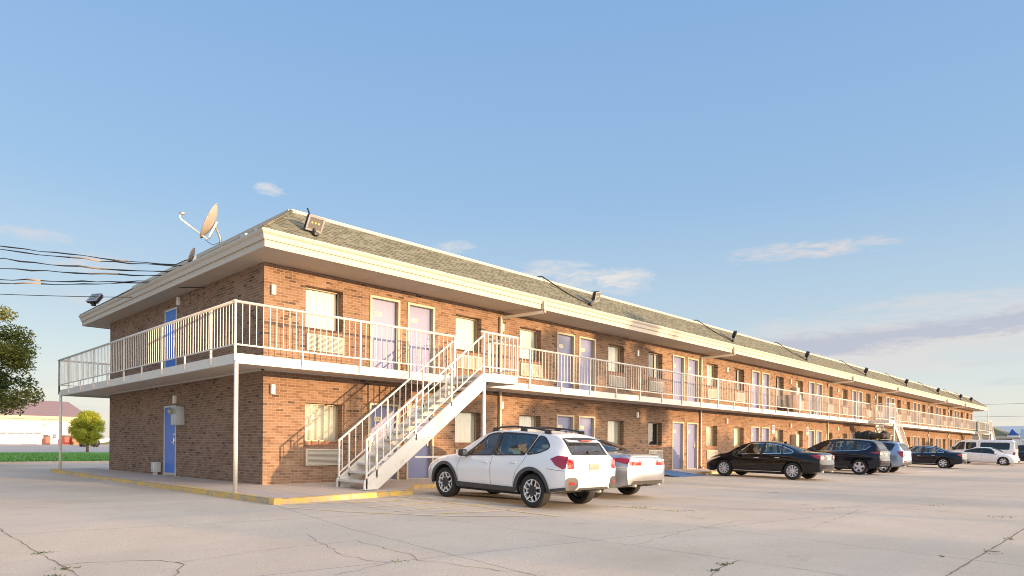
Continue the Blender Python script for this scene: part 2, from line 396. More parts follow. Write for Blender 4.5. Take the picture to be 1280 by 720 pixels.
# broad warm glow added to the sky round the low sun, brightening ground and walls
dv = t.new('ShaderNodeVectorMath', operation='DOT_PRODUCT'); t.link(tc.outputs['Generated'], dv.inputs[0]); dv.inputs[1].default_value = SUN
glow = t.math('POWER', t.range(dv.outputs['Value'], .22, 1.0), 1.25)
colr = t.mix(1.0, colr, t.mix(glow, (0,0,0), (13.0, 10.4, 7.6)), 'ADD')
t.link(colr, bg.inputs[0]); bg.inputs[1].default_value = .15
sun = bpy.data.lights.new('sun', 'SUN'); sun.energy = 3.2; sun.angle = R(.5); sun.color = (1.0, .62, .31)
link('sun', sun, None, (0,0,50), SUN.to_track_quat('Z', 'Y').to_euler())
scene.view_settings.view_transform = 'Standard'; scene.view_settings.look = 'None'
scene.view_settings.exposure = 1.2; scene.view_settings.gamma = 1.0
scene.view_settings.use_curve_mapping = False
scene.cycles.pixel_filter_type = 'BLACKMAN_HARRIS'; scene.cycles.filter_width = 1.0

# ------------------------------------------------------------------ terrain
def lerp_tab(tab, x):
    if x <= tab[0][0]: return tab[0][1]
    for (a, b), (c, d) in zip(tab, tab[1:]):
        if x <= c: return b + (d-b)*(x-a)/(c-a)
    return tab[-1][1]
GZ = [(-2000,0),(8.5,0),(12.0,.085),(32,.14),(45,.14),(95,.35),(143,.95),(4000,.95)]
def gz(y): return lerp_tab(GZ, y)
def ground_sheet(name, poly_x, ys, dz, m, kind='structure'):
    mb = MB(); x0, x1 = poly_x
    for a, b in zip(ys, ys[1:]): mb.quad((x0,a,gz(a)+dz),(x1,a,gz(a)+dz),(x1,b,gz(b)+dz),(x0,b,gz(b)+dz))
    o = mb.build(name, m, merge=.0005); o['kind'] = kind; return o
fieldmat = mat('dry field', (.19,.20,.10), .95, var=.35, vscale=.08)
ground_sheet('ground', (-3000, 3000), [-3000,8.5,12.0,32,45,95,143,3000], -.03, fieldmat)
ground_sheet('parking_lot', (-120, 210), [-110,8.5,12.0,32,42.5], 0, M['lot'])
ground_sheet('road', (-160, 260), [78,95,143,190], -.015, M['road'])
tag(bpy.data.objects['road'], None, None)
# grass field
gm, t2, p2 = newmat('lawn'); v2 = t2.coord('Object'); n_ = t2.noise(v2, .35, 5, .6); nf = t2.noise(v2, 9, 4, .7)
t2.link(t2.mix(t2.range(nf, .3, .7, 0, .6), t2.ramp(n_, [(.3, (.10,.26,.05)), (.5, (.14,.33,.065)), (.68, (.24,.36,.10))]), (.06,.17,.03)), p2.inputs['Base Color']); p2.inputs['Roughness'].default_value = .9
t2.link(t2.bump(nf, .8, .06), p2.inputs['Normal'])
ground_sheet('lawn', (-160, 260), [42.5,45,78], .03, gm)
# blades that fray the lawn near its edge
gb = MB(); rg = random.Random(3)
for i in range(9000):
    x = rg.uniform(-2, 17); y = 42.5 + (rg.random()**1.6)*30
    if rg.random() < .12: y = 42.5 + rg.uniform(-.12, .1)
    z = gz(y)+.02; h = rg.uniform(.05,.14); a = rg.uniform(0, 6.28); dx, dy = math.cos(a)*.05, math.sin(a)*.05
    gb.add([(x-dx,y-dy,z),(x+dx,y+dy,z),(x+rg.uniform(-.05,.05),y+rg.uniform(-.05,.05),z+h)], [(0,1,2)])
gb.build('grass', leaf_mat('grass blade', (.07,.20,.035),(.11,.29,.055),(.20,.34,.09)))['kind'] = 'stuff'
bpy.data.objects['grass']['label'] = 'mown green grass of the lawn beyond the lot'
kb = MB(); kb.box(-60, 60, 42.3, 42.5, .1, .24); 
ko = kb.build('kerb', M['walk']); ko['kind'] = 'structure'

# pavement cracks and worn paint, lying 4 mm above the slab
O_ = Vector((0,0,1.22))
def gpx(px, py):
    """point of the lot seen at this place of the survey photograph"""
    u, v = px-640, py-558.2
    uu = c_*u + s_*v; vv = -s_*u + c_*v
    d = fw*F + rt*uu - up*vv
    z = 0.0
    for _ in range(6):
        p = O_ + d*((z-1.22)/d.z); z = gz(p.y)
    return p
def ribbon(mb, pts, wd, jit=.0, seg=.12, z=.004, taper=False, rnd=random.Random(5)):
    P = [gpx(*q) for q in pts]; out = []
    for a, b in zip(P, P[1:]):
        n = max(1, int((b-a).length/seg))
        for i in range(n): out.append(a.lerp(b, i/n))
    out.append(P[-1]); L = []; Rr = []
    for i, p in enumerate(out):
        d = (out[min(i+1, len(out)-1)]-out[max(i-1, 0)]); d.z = 0; d.normalize(); nrm = Vector((-d.y, d.x, 0))
        q = p + nrm*rnd.uniform(-jit, jit) + d*rnd.uniform(-jit, jit)*.5
        k = wd*rnd.uniform(.15, .68) if jit else wd
        for s, lst in ((1, L), (-1, Rr)):
            r = q + nrm*(s*k/2); lst.append((r.x, r.y, gz(r.y)+z))
    for i in range(len(out)-1): mb.quad(Rr[i], Rr[i+1], L[i+1], L[i])
ck = MB()
for pts, wd, j in [
    ([(0,661),(6,666),(51,692.5),(77.5,707),(97,719),(104,724)], .022, .012),
    ([(77.5,706.5),(110,703.5),(160,701),(200,701),(222,703),(227,706),(222,713),(217,722)], .03, .025),
    ([(222,703),(270,697),(320,689),(377,683),(400,681),(445,676),(475,671)], .014, .018),
    ([(385,667),(401,679),(430,694),(462,701),(492,704),(460,710),(420,719)], .016, .03),
    ([(447,677),(470,682),(495,690),(511,692.5),(520,701),(557,704),(595,710),(640,715),(690,722)], .02, .035),
    ([(440,631),(515,642.5),(570,651),(640,661),(790,682),(880,694),(960,705.5),(1057,720),(1100,726)], .016, .004),
    ([(1180,722),(1260,674),(1285,658),(1330,632)], .035, .006),
    ([(870,636),(960,647),(1110,660),(1280,675)], .012, .008),
    ([(850,638),(960,637),(1035,635),(1085,633),(1120,635),(1210,642),(1290,647)], .028, .03),
    ([(900,610),(965,616),(1060,621),(1180,628)], .02, .03),
    ([(790,682),(827,672),(865,662),(930,650)], .014, .03),
    ([(0,634.5),(77,635),(210,637.5),(265,639)], .022, .005),
    ([(1015,660),(1035,652),(1078,637)], .016, .03), ([(890,720),(905,708),(925,700)], .02, .03)]:
    ribbon(ck, pts, wd, j)
crackm = mat('crack dirt', (.22,.185,.14), .95, var=.4, vscale=12)
ck.build('pavement_cracks', crackm)['kind'] = 'structure'
wd_ = MB(); rg = random.Random(11)
for (px, py, n, sp) in [(51,692,26,.05),(84,711,24,.05),(500,702,10,.05),(905,706,30,.06),(895,713,22,.05),(800,634.5,30,.12),(857,639,20,.14),(1034,635,26,.2),(968,616,20,.15),(1175,632,30,.25),(1252,646,30,.2),(1177,696,8,.04),(70,720,16,.05),(148,603,14,.1),(1240,690,30,.1),(1262,674,20,.08)]:
    c = gpx(px, py)
    for k in range(n):
        x, y = c.x + rg.gauss(0, sp), c.y + rg.gauss(0, sp*.6); h = rg.uniform(.006, .022); a = rg.uniform(0, 6.28)
        dx, dy = math.cos(a)*.012, math.sin(a)*.012
        wd_.add([(x-dx,y-dy,gz(y)+.003),(x+dx,y+dy,gz(y)+.003),(x+rg.uniform(-.03,.03),y+rg.uniform(-.03,.03),gz(y)+h)], [(0,1,2)])
tag(wd_.build('weeds', leaf_mat('weed', (.05,.09,.02),(.10,.13,.03),(.2,.17,.06))), 'small weeds sprouting from the pavement cracks', None, None, 'stuff')
pl = MB()
for pts in [[(486,619.5),(560,628),(665,641.5),(700,646)], [(437,629),(512,624.6),(540,622)], [(462,634),(532,629),(575,626)],
            [(495,639),(560,633.5),(612,630)], [(544,642),(600,640),(665,636)], [(352,634),(440,640),(560,645),(660,645)], [(360,631),(420,628.5),(452,627)],
            [(760,632),(820,636.5),(850,639)]]:
    ribbon(pl, pts, .11, 0, .3, .0045)
pl.build('painted_lines', M['line'])['kind'] = 'structure'

# ------------------------------------------------------------------ pavement with kerb
def shade(n): return n
Xw, Yf = 7.336, 15.39; ULEN = 81.85; VLEN = 12.16
sw = MB(); cu = MB()
outer = [(5.95,29.6),(5.95,12.02),(9.58,12.5),(10.95,14.2),(22.2,14.2)]
inner = [(Xw,29.6),(Xw,Yf),(9.7,Yf),(11.0,Yf),(22.2,Yf)]
def ztop(y): return gz(y)+.113
def kerb_seg(a, b, h0=.113, h1=.113, inw=.16):
    a = Vector(a).to_3d(); b = Vector(b).to_3d(); L = (b-a).length; n = max(1, round(L/2.4)); d = (b-a)/n
    nrm = Vector((-(b-a).y, (b-a).x, 0)).normalized()
    for i in range(n):
        p = a + d*i + d.normalized()*.004; q = a + d*(i+1) - d.normalized()*.004
        z = lambda v, k: gz(v.y) + (h0 + (h1-h0)*k)
        k0, k1 = i/n, (i+1)/n
        rng = random.Random(int(p.x*77+p.y*13)); e = rng.uniform(-.004, .004)
        pi, qi = p+nrm*inw, q+nrm*inw; bv = .022
        v = [(p.x,p.y,gz(p.y)-.1),(q.x,q.y,gz(q.y)-.1),(q.x,q.y,z(q,k1)-bv+e),(p.x,p.y,z(p,k0)-bv+e),
             (q.x+nrm.x*bv,q.y+nrm.y*bv,z(q,k1)+.003+e),(p.x+nrm.x*bv,p.y+nrm.y*bv,z(p,k0)+.003+e),(qi.x,qi.y,z(q,k1)+.003+e),(pi.x,pi.y,z(p,k0)+.003+e),(qi.x,qi.y,gz(q.y)-.1),(pi.x,pi.y,gz(p.y)-.1)]
        cu.add(v, [(0,1,2,3),(3,2,4,5),(5,4,6,7),(7,6,8,9),(1,8,6,4,2),(0,3,5,7,9)])
for a, b in zip(outer, outer[1:]): kerb_seg(a, b)
kerb_seg((5.95+1.386,29.6), (5.95,29.6))
kerb_seg((22.2,14.2),(23.2,14.2),.113,.012); kerb_seg((25.4,14.2),(26.5,14.2),.012,.113); kerb_seg((26.5,14.2),(90.6,14.2))
zs_ = lambda p: ztop(p[1]); zi = .265
for i in range(4):
    a, b, c, d = outer[i], outer[i+1], inner[i+1], inner[i]
    sw.quad((a[0],a[1],zs_(a)),(b[0],b[1],zs_(b)),(c[0],c[1],zi),(d[0],d[1],zi))
sw.quad((22.2,14.2,ztop(14.2)),(23.2,14.2,gz(14.2)+.01),(23.2,Yf,zi),(22.2,Yf,zi))
sw.quad((25.4,14.2,gz(14.2)+.01),(26.5,14.2,ztop(14.2)),(26.5,Yf,zi),(25.4,Yf,zi))
sw.quad((26.5,14.2,ztop(14.2)),(90.6,14.2,ztop(14.2)),(90.6,Yf,zi),(26.5,Yf,zi))
ramp = MB(); ramp.quad((23.2,13.5,gz(13.5)+.006),(25.4,13.5,gz(13.5)+.006),(25.4,Yf-.25,zi-.005),(23.2,Yf-.25,zi-.005))
ramp.quad((23.2,Yf-.25,zi-.005),(25.4,Yf-.25,zi-.005),(25.4,Yf,zi),(23.2,Yf,zi))
sw.build('pavement', M['walk'])['kind'] = 'structure'
ramp.build('kerb_ramp', M['bluepaint'])['kind'] = 'structure'
cu.build('pavement_kerb', M['curb'])['kind'] = 'structure'
bf = MB()
ribbon(bf, [(1000,598.5),(1090,601),(1200,603)], .5, .05, .6, .0042); ribbon(bf, [(1145,590),(1200,588)], 1.2, .1, .6, .0042)
bf.build('shade_bands', M['blueshade'])['kind'] = 'structure'  # bluish bands of shade across the far lot, laid on as ground colour

# ------------------------------------------------------------------ the motel
bld = empty('motel_building', (Xw, Yf, 0), (0,0,0), 'long two storey brown brick motel with olive shingled roof and upper walkway', 'motel')
Pd = 7.752
wins = []; doors = []
for k in range(11):
    wins.append(1.615 + Pd*k); doors.append(3.455 + Pd*k)
    if k < 10: doors.append(4.700 + Pd*k); wins.append(6.553 + Pd*k)
doors.sort(); wins.sort()
ZF = 3.139                      # upper floor
ZS = 5.569                      # soffit
WU = (4.163, 5.208); WL = (1.316, 2.275); WW = 1.06; DW = .985
DU = (ZF, 5.276); DL = (.265, 2.366)
ops = []
for c in wins: ops += [(c-WW/2, c+WW/2, *WU), (c-WW/2, c+WW/2, *WL)]
for c in doors: ops += [(c-DW/2, c+DW/2, *DU), (c-DW/2, c+DW/2, *DL)]
def wall_with_openings(mb, ulen, zmin, zmax, ops, depth, fn, inner=True):
    xs = sorted({0, ulen, *[round(o[0],4) for o in ops], *[round(o[1],4) for o in ops]})
    zs = sorted({zmin, zmax, *[round(o[2],4) for o in ops], *[round(o[3],4) for o in ops]})
    for a, b in zip(xs, xs[1:]):
        loc = [o for o in ops if o[0] < (a+b)/2 < o[1]]
        run = None
        for c, d in zip(zs, zs[1:]):
            hole = any(o[2] < (c+d)/2 < o[3] for o in loc)
            if hole:
                if run is not None: mb.quad(fn(a,0,run), fn(b,0,run), fn(b,0,c), fn(a,0,c)); run = None
            elif run is None: run = c
        if run is not None: mb.quad(fn(a,0,run), fn(b,0,run), fn(b,0,zmax), fn(a,0,zmax))
    for (a, b, c, d) in ops:
        mb.quad(fn(a,0,c), fn(a,depth,c), fn(a,depth,d), fn(a,0,d)); mb.quad(fn(b,0,c), fn(b,0,d), fn(b,depth,d), fn(b,depth,c))
        mb.quad(fn(a,0,d), fn(a,depth,d), fn(b,depth,d), fn(b,0,d)); mb.quad(fn(a,0,c), fn(b,0,c), fn(b,depth,c), fn(a,depth,c))
wl = MB()
wall_with_openings(wl, ULEN, .1, ZS+.05, ops, .30, lambda a, dp, z: (a, dp, z))
eops = [(5.62,6.56,*DU), (5.62,6.56,*DL)]
wall_with_openings(wl, VLEN, .1, ZS+.05, eops, .16, lambda a, dp, z: (dp, a, z))
wl.quad((0,VLEN,.1),(ULEN,VLEN,.1),(ULEN,VLEN,ZS+.05),(0,VLEN,ZS+.05)); wl.quad((ULEN,0,.1),(ULEN,VLEN,.1),(ULEN,VLEN,ZS+.05),(ULEN,0,ZS+.05))
wl.build('wall', M['brick'], bld)
# brick sills set proud
sl = MB()
sl.box(-WW/2-.01, WW/2+.01, -.018, .05, -.11, -.002); slm = sl.mesh('brick_sill', M['soldier'])
for c in wins:
    for z in (WU[0], WL[0]): link('brick_sill', slm, bld, (c, 0, z))

# windows
def window_mesh():
    f = MB(); h = 1.0
    return f
rgw = random.Random(21)
def curtain_mesh(z0, z1, a, b):
    """pleated sheer between a and b across the opening"""
    mb = MB(); n = int((b-a)/.022); vs = []
    ph = rgw.uniform(0, 6)
    for i in range(n+1):
        x = a + (b-a)*i/n; y = .045*math.sin(x*36+ph) + .02*math.sin(x*71+ph*2)
        vs += [(x, y, z0), (x, y, z1)]
    mb.add(vs, [(2*i, 2*i+2, 2*i+3, 2*i+1) for i in range(n)], 0, True); return mb.mesh('curtain', M['curtain'])
def win_frame(h):
    f = MB(); w2 = WW/2; b = .028
    f.box(-w2, w2, 0, .06, 0, b); f.box(-w2, w2, 0, .06, h-b, h); f.box(-w2, -w2+b, .001, .061, b, h-b); f.box(w2-b, w2, .001, .061, b, h-b)
    return f.mesh('window_frame', M['winframe'])
def win_glass(h):
    f = MB(); w2 = WW/2; f.quad((-w2+.028,.03,.028),(w2-.028,.03,.028),(w2-.028,.03,h-.028),(-w2+.028,.03,h-.028)); return f.mesh('glass', M['winglass'])
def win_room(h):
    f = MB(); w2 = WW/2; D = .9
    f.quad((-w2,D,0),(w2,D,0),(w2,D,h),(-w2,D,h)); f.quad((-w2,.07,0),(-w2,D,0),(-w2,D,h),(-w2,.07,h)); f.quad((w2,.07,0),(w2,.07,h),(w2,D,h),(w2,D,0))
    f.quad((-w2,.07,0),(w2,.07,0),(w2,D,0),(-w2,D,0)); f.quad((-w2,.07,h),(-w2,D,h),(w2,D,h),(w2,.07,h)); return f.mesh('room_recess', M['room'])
W2 = WW/2
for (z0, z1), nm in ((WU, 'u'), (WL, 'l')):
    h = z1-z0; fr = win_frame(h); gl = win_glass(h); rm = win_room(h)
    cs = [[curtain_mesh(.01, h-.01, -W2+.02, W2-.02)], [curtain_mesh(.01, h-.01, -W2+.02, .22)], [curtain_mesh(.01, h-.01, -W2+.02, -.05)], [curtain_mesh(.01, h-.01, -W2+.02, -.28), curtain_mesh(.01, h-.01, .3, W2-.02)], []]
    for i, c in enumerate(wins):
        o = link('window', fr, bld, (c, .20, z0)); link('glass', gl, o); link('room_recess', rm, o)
        k = 0 if i < 3 else rgw.choice([0,0,0,0,1,0,0,0,3]); 
        if nm == 'l' and i == 4: k = 4
        for m_ in cs[k]: link('curtain', m_, o, (0, .105, 0))
# through-wall units
def ac_mesh():
    f = MB(); w2 = WW/2; H = .42
    f.rbox(-w2+.005, w2-.005, -.06, .02, 0, H, .012, 0)
    for k in range(11):
        z = .045 + k*.031; f.box(-w2+.05, w2-.05, -.072, -.058, z, z+.017, 0)
    f.box(-w2+.045, w2-.045, -.0615, -.0595, .035, H-.035, 1)
    return f.mesh('air_conditioner', [M['ac'], M['acdark']])
acm = ac_mesh()
for c in wins:
    link('air_conditioner', acm, bld, (c+.005, 0, 3.585)); link('air_conditioner', acm, bld, (c+.005, 0, .70))
# doors
def door_frame(h):
    f = MB(); a = DW/2; b = .06
    f.box(-a, -a+b, -.03, .14, 0, h); f.box(a-b, a, -.03, .14, 0, h); f.box(-a+b, a-b, -.029, .14, h-b, h); f.box(-a+b, a-b, .02, .12, 0, .025)
    return f.mesh('door_frame', M['doorframe'])
def door_leaf(h, m):
    f = MB(); a = DW/2-.064; f.box(-a, a, .10, .14, .03, h-.065); return f.mesh('door', m)
def handle_mesh():
    f = MB(); f.rbox(-.035, .035, -.03, 0, 0, .24, .008); f.tube([(0,-.02,.08),(0,-.07,.08),(-.11,-.075,.08)], .012, 8); f.rbox(-.03,.03,-.025,0,.29,.36,.008)
    return f.mesh('door_handle', M['lock'])
def plate_mesh():
    f = MB(); f.rbox(-.11, .11, -.006, .001, -.062, .062, .004); return f.mesh('number_plate', M['plate'])
hm = handle_mesh(); pm = plate_mesh()
txts = {}
def text_mesh(s, size, m, ext=.001):
    cu_ = bpy.data.curves.new('text', 'FONT'); cu_.body = s; cu_.size = size; cu_.align_x = 'CENTER'; cu_.align_y = 'CENTER'; cu_.extrude = ext; cu_.resolution_u = 3
    ob = bpy.data.objects.new('text', cu_); COL.objects.link(ob); dg = bpy.context.evaluated_depsgraph_get(); dg.update()
    me = bpy.data.meshes.new_from_object(ob.evaluated_get(dg)); bpy.data.objects.remove(ob); bpy.data.curves.remove(cu_)
    me.materials.clear(); me.materials.append(m); return me
for lev, (z0, z1) in enumerate((DL, DU)):
    h = z1-z0; dfm = door_frame(h); dlm = door_leaf(h, M['doorblue'])
    for i, c in enumerate(doors):
        o = link('door', dlm, bld, (c, 0, z0)); link('door_frame', dfm, o)
        right = (i % 2 == 1)
        link('door_handle', hm, o, ((DW/2-.15)*(1 if right else -1), .10, .93), (0,0,0))
        o.children[-1].scale = (1 if right else -1, 1, 1)
        pl_ = link('number_plate', pm, o, (-.15, .099, 1.68))
        n = (241 if lev else 141) - 2*i
        link('room_number', text_mesh(str(n), .115, M['ink']), o, (-.15, .0915, 1.68), (R(90),0,0))
h_e = DU[1]-DU[0]
f = MB(); a_ = DW/2; f.box(-a_, -a_+.05, -.012, .05, 0, h_e); f.box(a_-.05, a_, -.012, .05, 0, h_e); f.box(-a_+.05, a_-.05, -.0115, .05, h_e-.05, h_e); fe = f.mesh('door_frame', M['signw2'])
f = MB(); f.box(-a_+.052, a_-.052, .004, .045, .09, h_e-.052); f.box(-a_+.052, a_-.052, .0, .04, .01, .088, 1); de = f.mesh('door', [M['doordeep'], M['doorframe']])
for z0 in (ZF, .265):
    o = link('door', de, bld, (0, 6.09, z0), (0,0,R(-90))); link('door_frame', fe, o)
    if z0 < 1: o.scale.z = fe and (DL[1]-DL[0])/(DU[1]-DU[0])
    link('door_handle', hm, o, (DW/2-.13, .004, .93))
    o['label'] = 'bright blue steel door in the end wall'
# wall lights
lm_ = MB(); lm_.rbox(-.05,.05,-.09,.0,-.12,.12,.012); lmm = lm_.mesh('wall_light', M['lampw'])
for k in range(11):
    for z in (4.93, 2.545): link('wall_light', lmm, bld, (.215 + Pd*k, 0, z if not (z > 4 and k) else 5.05))
for y, z in ((5.36, 5.40), (5.60, 2.53)): link('wall_light', lmm, bld, (0, y, z), (0,0,R(-90)))
# upper walkway slab
FZ0, FZ1 = 2.934, 3.145; BX = -1.25; BY = -1.35; RX = ULEN+1.25; RY = VLEN+1.35
dk = MB()
dk.box(BX+.06, RX-.06, BY+.06, -.002, 3.02, ZF, 0); dk.box(BX+.06, -.002, -.002, VLEN+.002, 3.02, ZF, 0); dk.box(BX+.06, RX-.06, VLEN+.002, RY-.06, 3.02, ZF, 0); dk.box(ULEN+.002, RX-.06, -.002, VLEN+.002, 3.02, ZF, 0)
dko = dk.build('walkway_floor', M['deck'], bld)
cl_ = MB(); z = 3.012
for (a,b,c,d) in ((BX+.05,RX-.05,BY+.05,-.002),(BX+.05,-.002,-.002,VLEN),(BX+.05,RX-.05,VLEN+.002,RY-.05),(ULEN+.002,RX-.05,-.002,VLEN)):
    cl_.quad((a,c,z),(a,d,z),(b,d,z),(b,c,z))
cl_.build('walkway_ceiling', M['deckceil'], bld)
fa = MB(); fa.box(BX, RX, BY, BY+.06, FZ0, FZ1); fa.box(BX, BX+.06, BY+.062, RY-.062, FZ0, FZ1+.001); fa.box(BX, RX, RY-.06, RY, FZ0, FZ1); fa.box(RX-.06, RX, BY+.062, RY-.062, FZ0, FZ1+.001)
fa.box(-.06, -.002, -.05, VLEN, 2.985, 3.011); fa.box(-.06, ULEN, -.05, -.002, 2.985, 3.0105)
fa.build('walkway_fascia', M['white'], bld)
# railing in straight runs
ZR = 4.258; ZB = 3.325
def railing(name, p, q, posts, stubs, parent, off=(0,0,0), zr=ZR, ext0=0, ext1=0):
    """p,q: plan ends; posts/stubs: distances along the run"""
    p = Vector((*p, 0)); q = Vector((*q, 0)); d = (q-p).normalized(); L = (q-p).length
    o = MB()
    o.tube([p-d*ext0+Vector((0,0,zr-.03)), q+d*ext1+Vector((0,0,zr-.03))], .032, 10)
    o.beam(p+Vector((0,0,ZB)), q+Vector((0,0,ZB)), .03, .03)
    rail = o.build(name, M['white'], parent)
    b = MB(); n = int(L/.153)
    for i in range(1, n+1):
        s = i*.153
        if s > L-.03 or any(abs(s-x) < .05 for x in posts): continue
        a = p + d*s; b.beam(a+Vector((0,0,ZB+.01)), a+Vector((0,0,zr-.05)), .013, .013)
    b.build('balusters', M['white'], rail)
    for s in posts:
        a = p+d*s; m_ = MB(); m_.beam((0,0,FZ0+.05), (0,0,zr-.055), .042, .042); m_.build('post', M['white'], rail, (a.x, a.y, 0))
    for s in stubs:
        a = p+d*s; m_ = MB(); m_.beam((0,0,FZ0+.05), (0,0,ZB-.01), .034, .034); m_.build('short_post', M['white'], rail, (a.x, a.y, 0))
    return rail
RO = .024                       # the railing stands just outside the fascia
def spaced(a, b, first, step): 
    r = []; x = first
    while x < b-a-.02: r.append(x); x += step
    return r
y0 = BY-RO; x0 = BX-RO
# end run (from the front corner towards the back)
Lend = RY+RO-y0
railing('railing', (x0, y0), (x0, RY+RO), [0]+spaced(0, Lend, 1.26, 3.08)+[Lend], spaced(0, Lend, 2.80, 3.08), bld, ext0=.045, ext1=.1)
# front runs, broken at the three staircases; stair gaps in building coordinates
ST = [(8.53-Xw, 12.15-Xw, 13.46-Xw), None, None]
st1_top = 12.15-Xw; l1 = 13.46-Xw; st2_a, st2_b = 48.1-Xw, 49.6-Xw; st3_a, st3_b = 82.7-Xw, 84.2-Xw
def frontrun(a, b, ext0=0.0, ext1=0.0, corner=False):
    L = b-a; k0 = math.ceil((a-BX)/1.515-1e-6); posts = [L] if corner else [0.0, L]; stubs = []
    k = k0
    while BX + k*1.515 < b-.1:
        s = BX + k*1.515 - a
        if s > .1: (posts if k % 2 == 0 else stubs).append(s)
        k += 1
    railing('railing', (a, y0), (b, y0), sorted(posts), stubs, bld, ext0=ext0, ext1=ext1)
frontrun(x0, st1_top-.04, .045, .02, True); frontrun(l1, st2_a); frontrun(st2_b, st3_a); frontrun(st3_b, RX)
railing('railing', (x0, RY+RO), (20, RY+RO), [0]+spaced(0, 20, 3.0, 3.0), spaced(0, 20, 1.5, 3.0), bld)
# steel posts
sp = MB(); sp.tube([(0,0,.18),(0,0,FZ0+.15)], .045, 12); sp.box(-.09,.09,-.09,.09,.19,.2)
spm = sp.mesh('support_post', M['white'])
for x, y in ((BX+.02, BY+.02), (BX+.02, RY-.02), (RX-.02, BY+.02)): link('support_post', spm, bld, (x, y, 0))
tp = MB(); tp.tube([(0,0,FZ0),(0,0,ZS+.15)], .03, 8); tp.build('roof_post', M['white'], bld, (RX-.3, BY+.1, 0))
# eaves
EX, EY = -.59, -1.25; E2X, E2Y = ULEN+.59, VLEN+1.25
sf = MB(); sf.quad((EX+.02,EY+.02,ZS),(EX+.02,E2Y-.02,ZS),(E2X-.02,E2Y-.02,ZS),(E2X-.02,EY+.02,ZS))
for k in range(1, 28):                                    # joints of the soffit boards
    x = k*3.05-.4; sf.box(x-.012, x+.012, EY+.03, -.002, ZS-.006, ZS-.001, 0)
sf.build('soffit', M['soffit'], bld)
fb = MB(); Z1 = 5.748
fb.box(EX, E2X, EY, EY+.04, ZS-.012, Z1); fb.box(EX, EX+.04, EY+.041, E2Y, ZS-.0115, Z1); fb.box(E2X-.04, E2X, EY+.041, E2Y, ZS-.012, Z1); fb.box(EX, E2X, E2Y+.001, E2Y+.04, ZS-.012, Z1)
fb.build('eaves_fascia', M['fascia'], bld)
# ogee gutter swept round the eaves
gt = MB(); GT = 5.93
prof = [(0, Z1-.03), (.035, Z1-.035), (.045, Z1+.02), (.05, Z1+.07), (.085, Z1+.11), (.10, Z1+.15), (.10, GT), (.085, GT+.004), (.085, GT-.02), (-.02, GT-.02)]
corners = [(EX, E2Y, -1, 1), (EX, EY, -1, -1), (E2X, EY, 1, -1), (E2X, E2Y, 1, 1)]
rings = [[(cx+sx_*o, cy+sy_*o, z) for (o, z) in prof] for (cx, cy, sx_, sy_) in corners]
n = len(prof)
for i in range(3):
    gt.add(rings[i]+rings[i+1], [(k, k+1, n+k+1, n+k) for k in range(n-1)])
gt.quad(rings[0][0], rings[0][2], rings[0][6], rings[0][9]); gt.quad(rings[3][0], rings[3][2], rings[3][6], rings[3][9])
gt.build('gutter', M['fascia'], bld)
# mansard roof
rf = MB(); T = 1.45; ZRD = 7.04; e = .03
a = [(EX+e-.09,EY+e-.09,GT-.01),(E2X-e+.09,EY+e-.09,GT-.01),(E2X-e+.09,E2Y-e+.09,GT-.01),(EX+e-.09,E2Y-e+.09,GT-.01)]
b = [(EX-.1+T,EY-.1+T,ZRD-.06),(E2X+.1-T,EY-.1+T,ZRD-.06),(E2X+.1-T,E2Y+.1-T,ZRD-.06),(EX-.1+T,E2Y+.1-T,ZRD-.06)]
for i in range(4): j = (i+1) % 4; rf.quad(a[i], a[j], b[j], b[i])
rf.quad(*[(p[0],p[1],ZRD-.12) for p in b])
rf.build('roof', M['shingle'], bld)
rt_ = MB(); bx0, bx1, by0, by1 = b[0][0], b[1][0], b[0][1], b[2][1]
rt_.box(bx0-.05, bx1+.05, by0-.05, by0+.12, ZRD-.1, ZRD-.02); rt_.box(bx0-.05, bx0+.12, by0+.121, by1, ZRD-.1, ZRD+.009); rt_.box(bx1-.12, bx1+.05, by0+.121, by1, ZRD-.1, ZRD+.009); rt_.box(bx0-.05, bx1+.05, by1+.001, by1+.12, ZRD-.1, ZRD+.01)
rt_.build('roof_edge_trim', M['fascia'], bld)
for i in range(4): hp = MB(); hp.tube([Vector(a[i])+Vector((0,0,.03)), Vector(b[i])+Vector((0,0,.02))], .03, 6); hp.build('hip_cap', M['shingle'], bld)
# downspouts
def downspout(u):
    m_ = MB(); yy = EY-.02
    m_.box(u+.62, u+.74, EY-.115, EY-.012, ZS-.03, Z1+.06)
    m_.beam((u+.68, EY-.06, ZS-.03), (u+.68, EY-.06, ZS-.12), .075, .10)
    m_.beam((u+.66, EY-.04, ZS-.10), (u+.02, -.07, ZS-.22), .075, .09); m_.beam((u, -.06, ZS-.18), (u, -.06, .32), .085, .075, 0, (0,1,0))
    m_.beam((u, -.06, .36), (u, -.2, .3), .085, .075)
    for z in (5.0, 3.9, 2.2, 1.1): m_.box(u-.06, u+.06, -.105, -.002, z, z+.03)
    return m_.build('downspout', M['fascia'], bld)
for u in (7.88, 20.89, 37.12, 47.05, 62.5, 70.15): downspout(u)
# service boxes on the wall
sbx = MB(); sbx.rbox(-.2,.2,-.34,0,0,.72,.015); sbm = sbx.mesh('service_box', M['fascia'])
for z in (4.0, 1.32): link('service_box', sbm, bld, (31.55, 0, z))
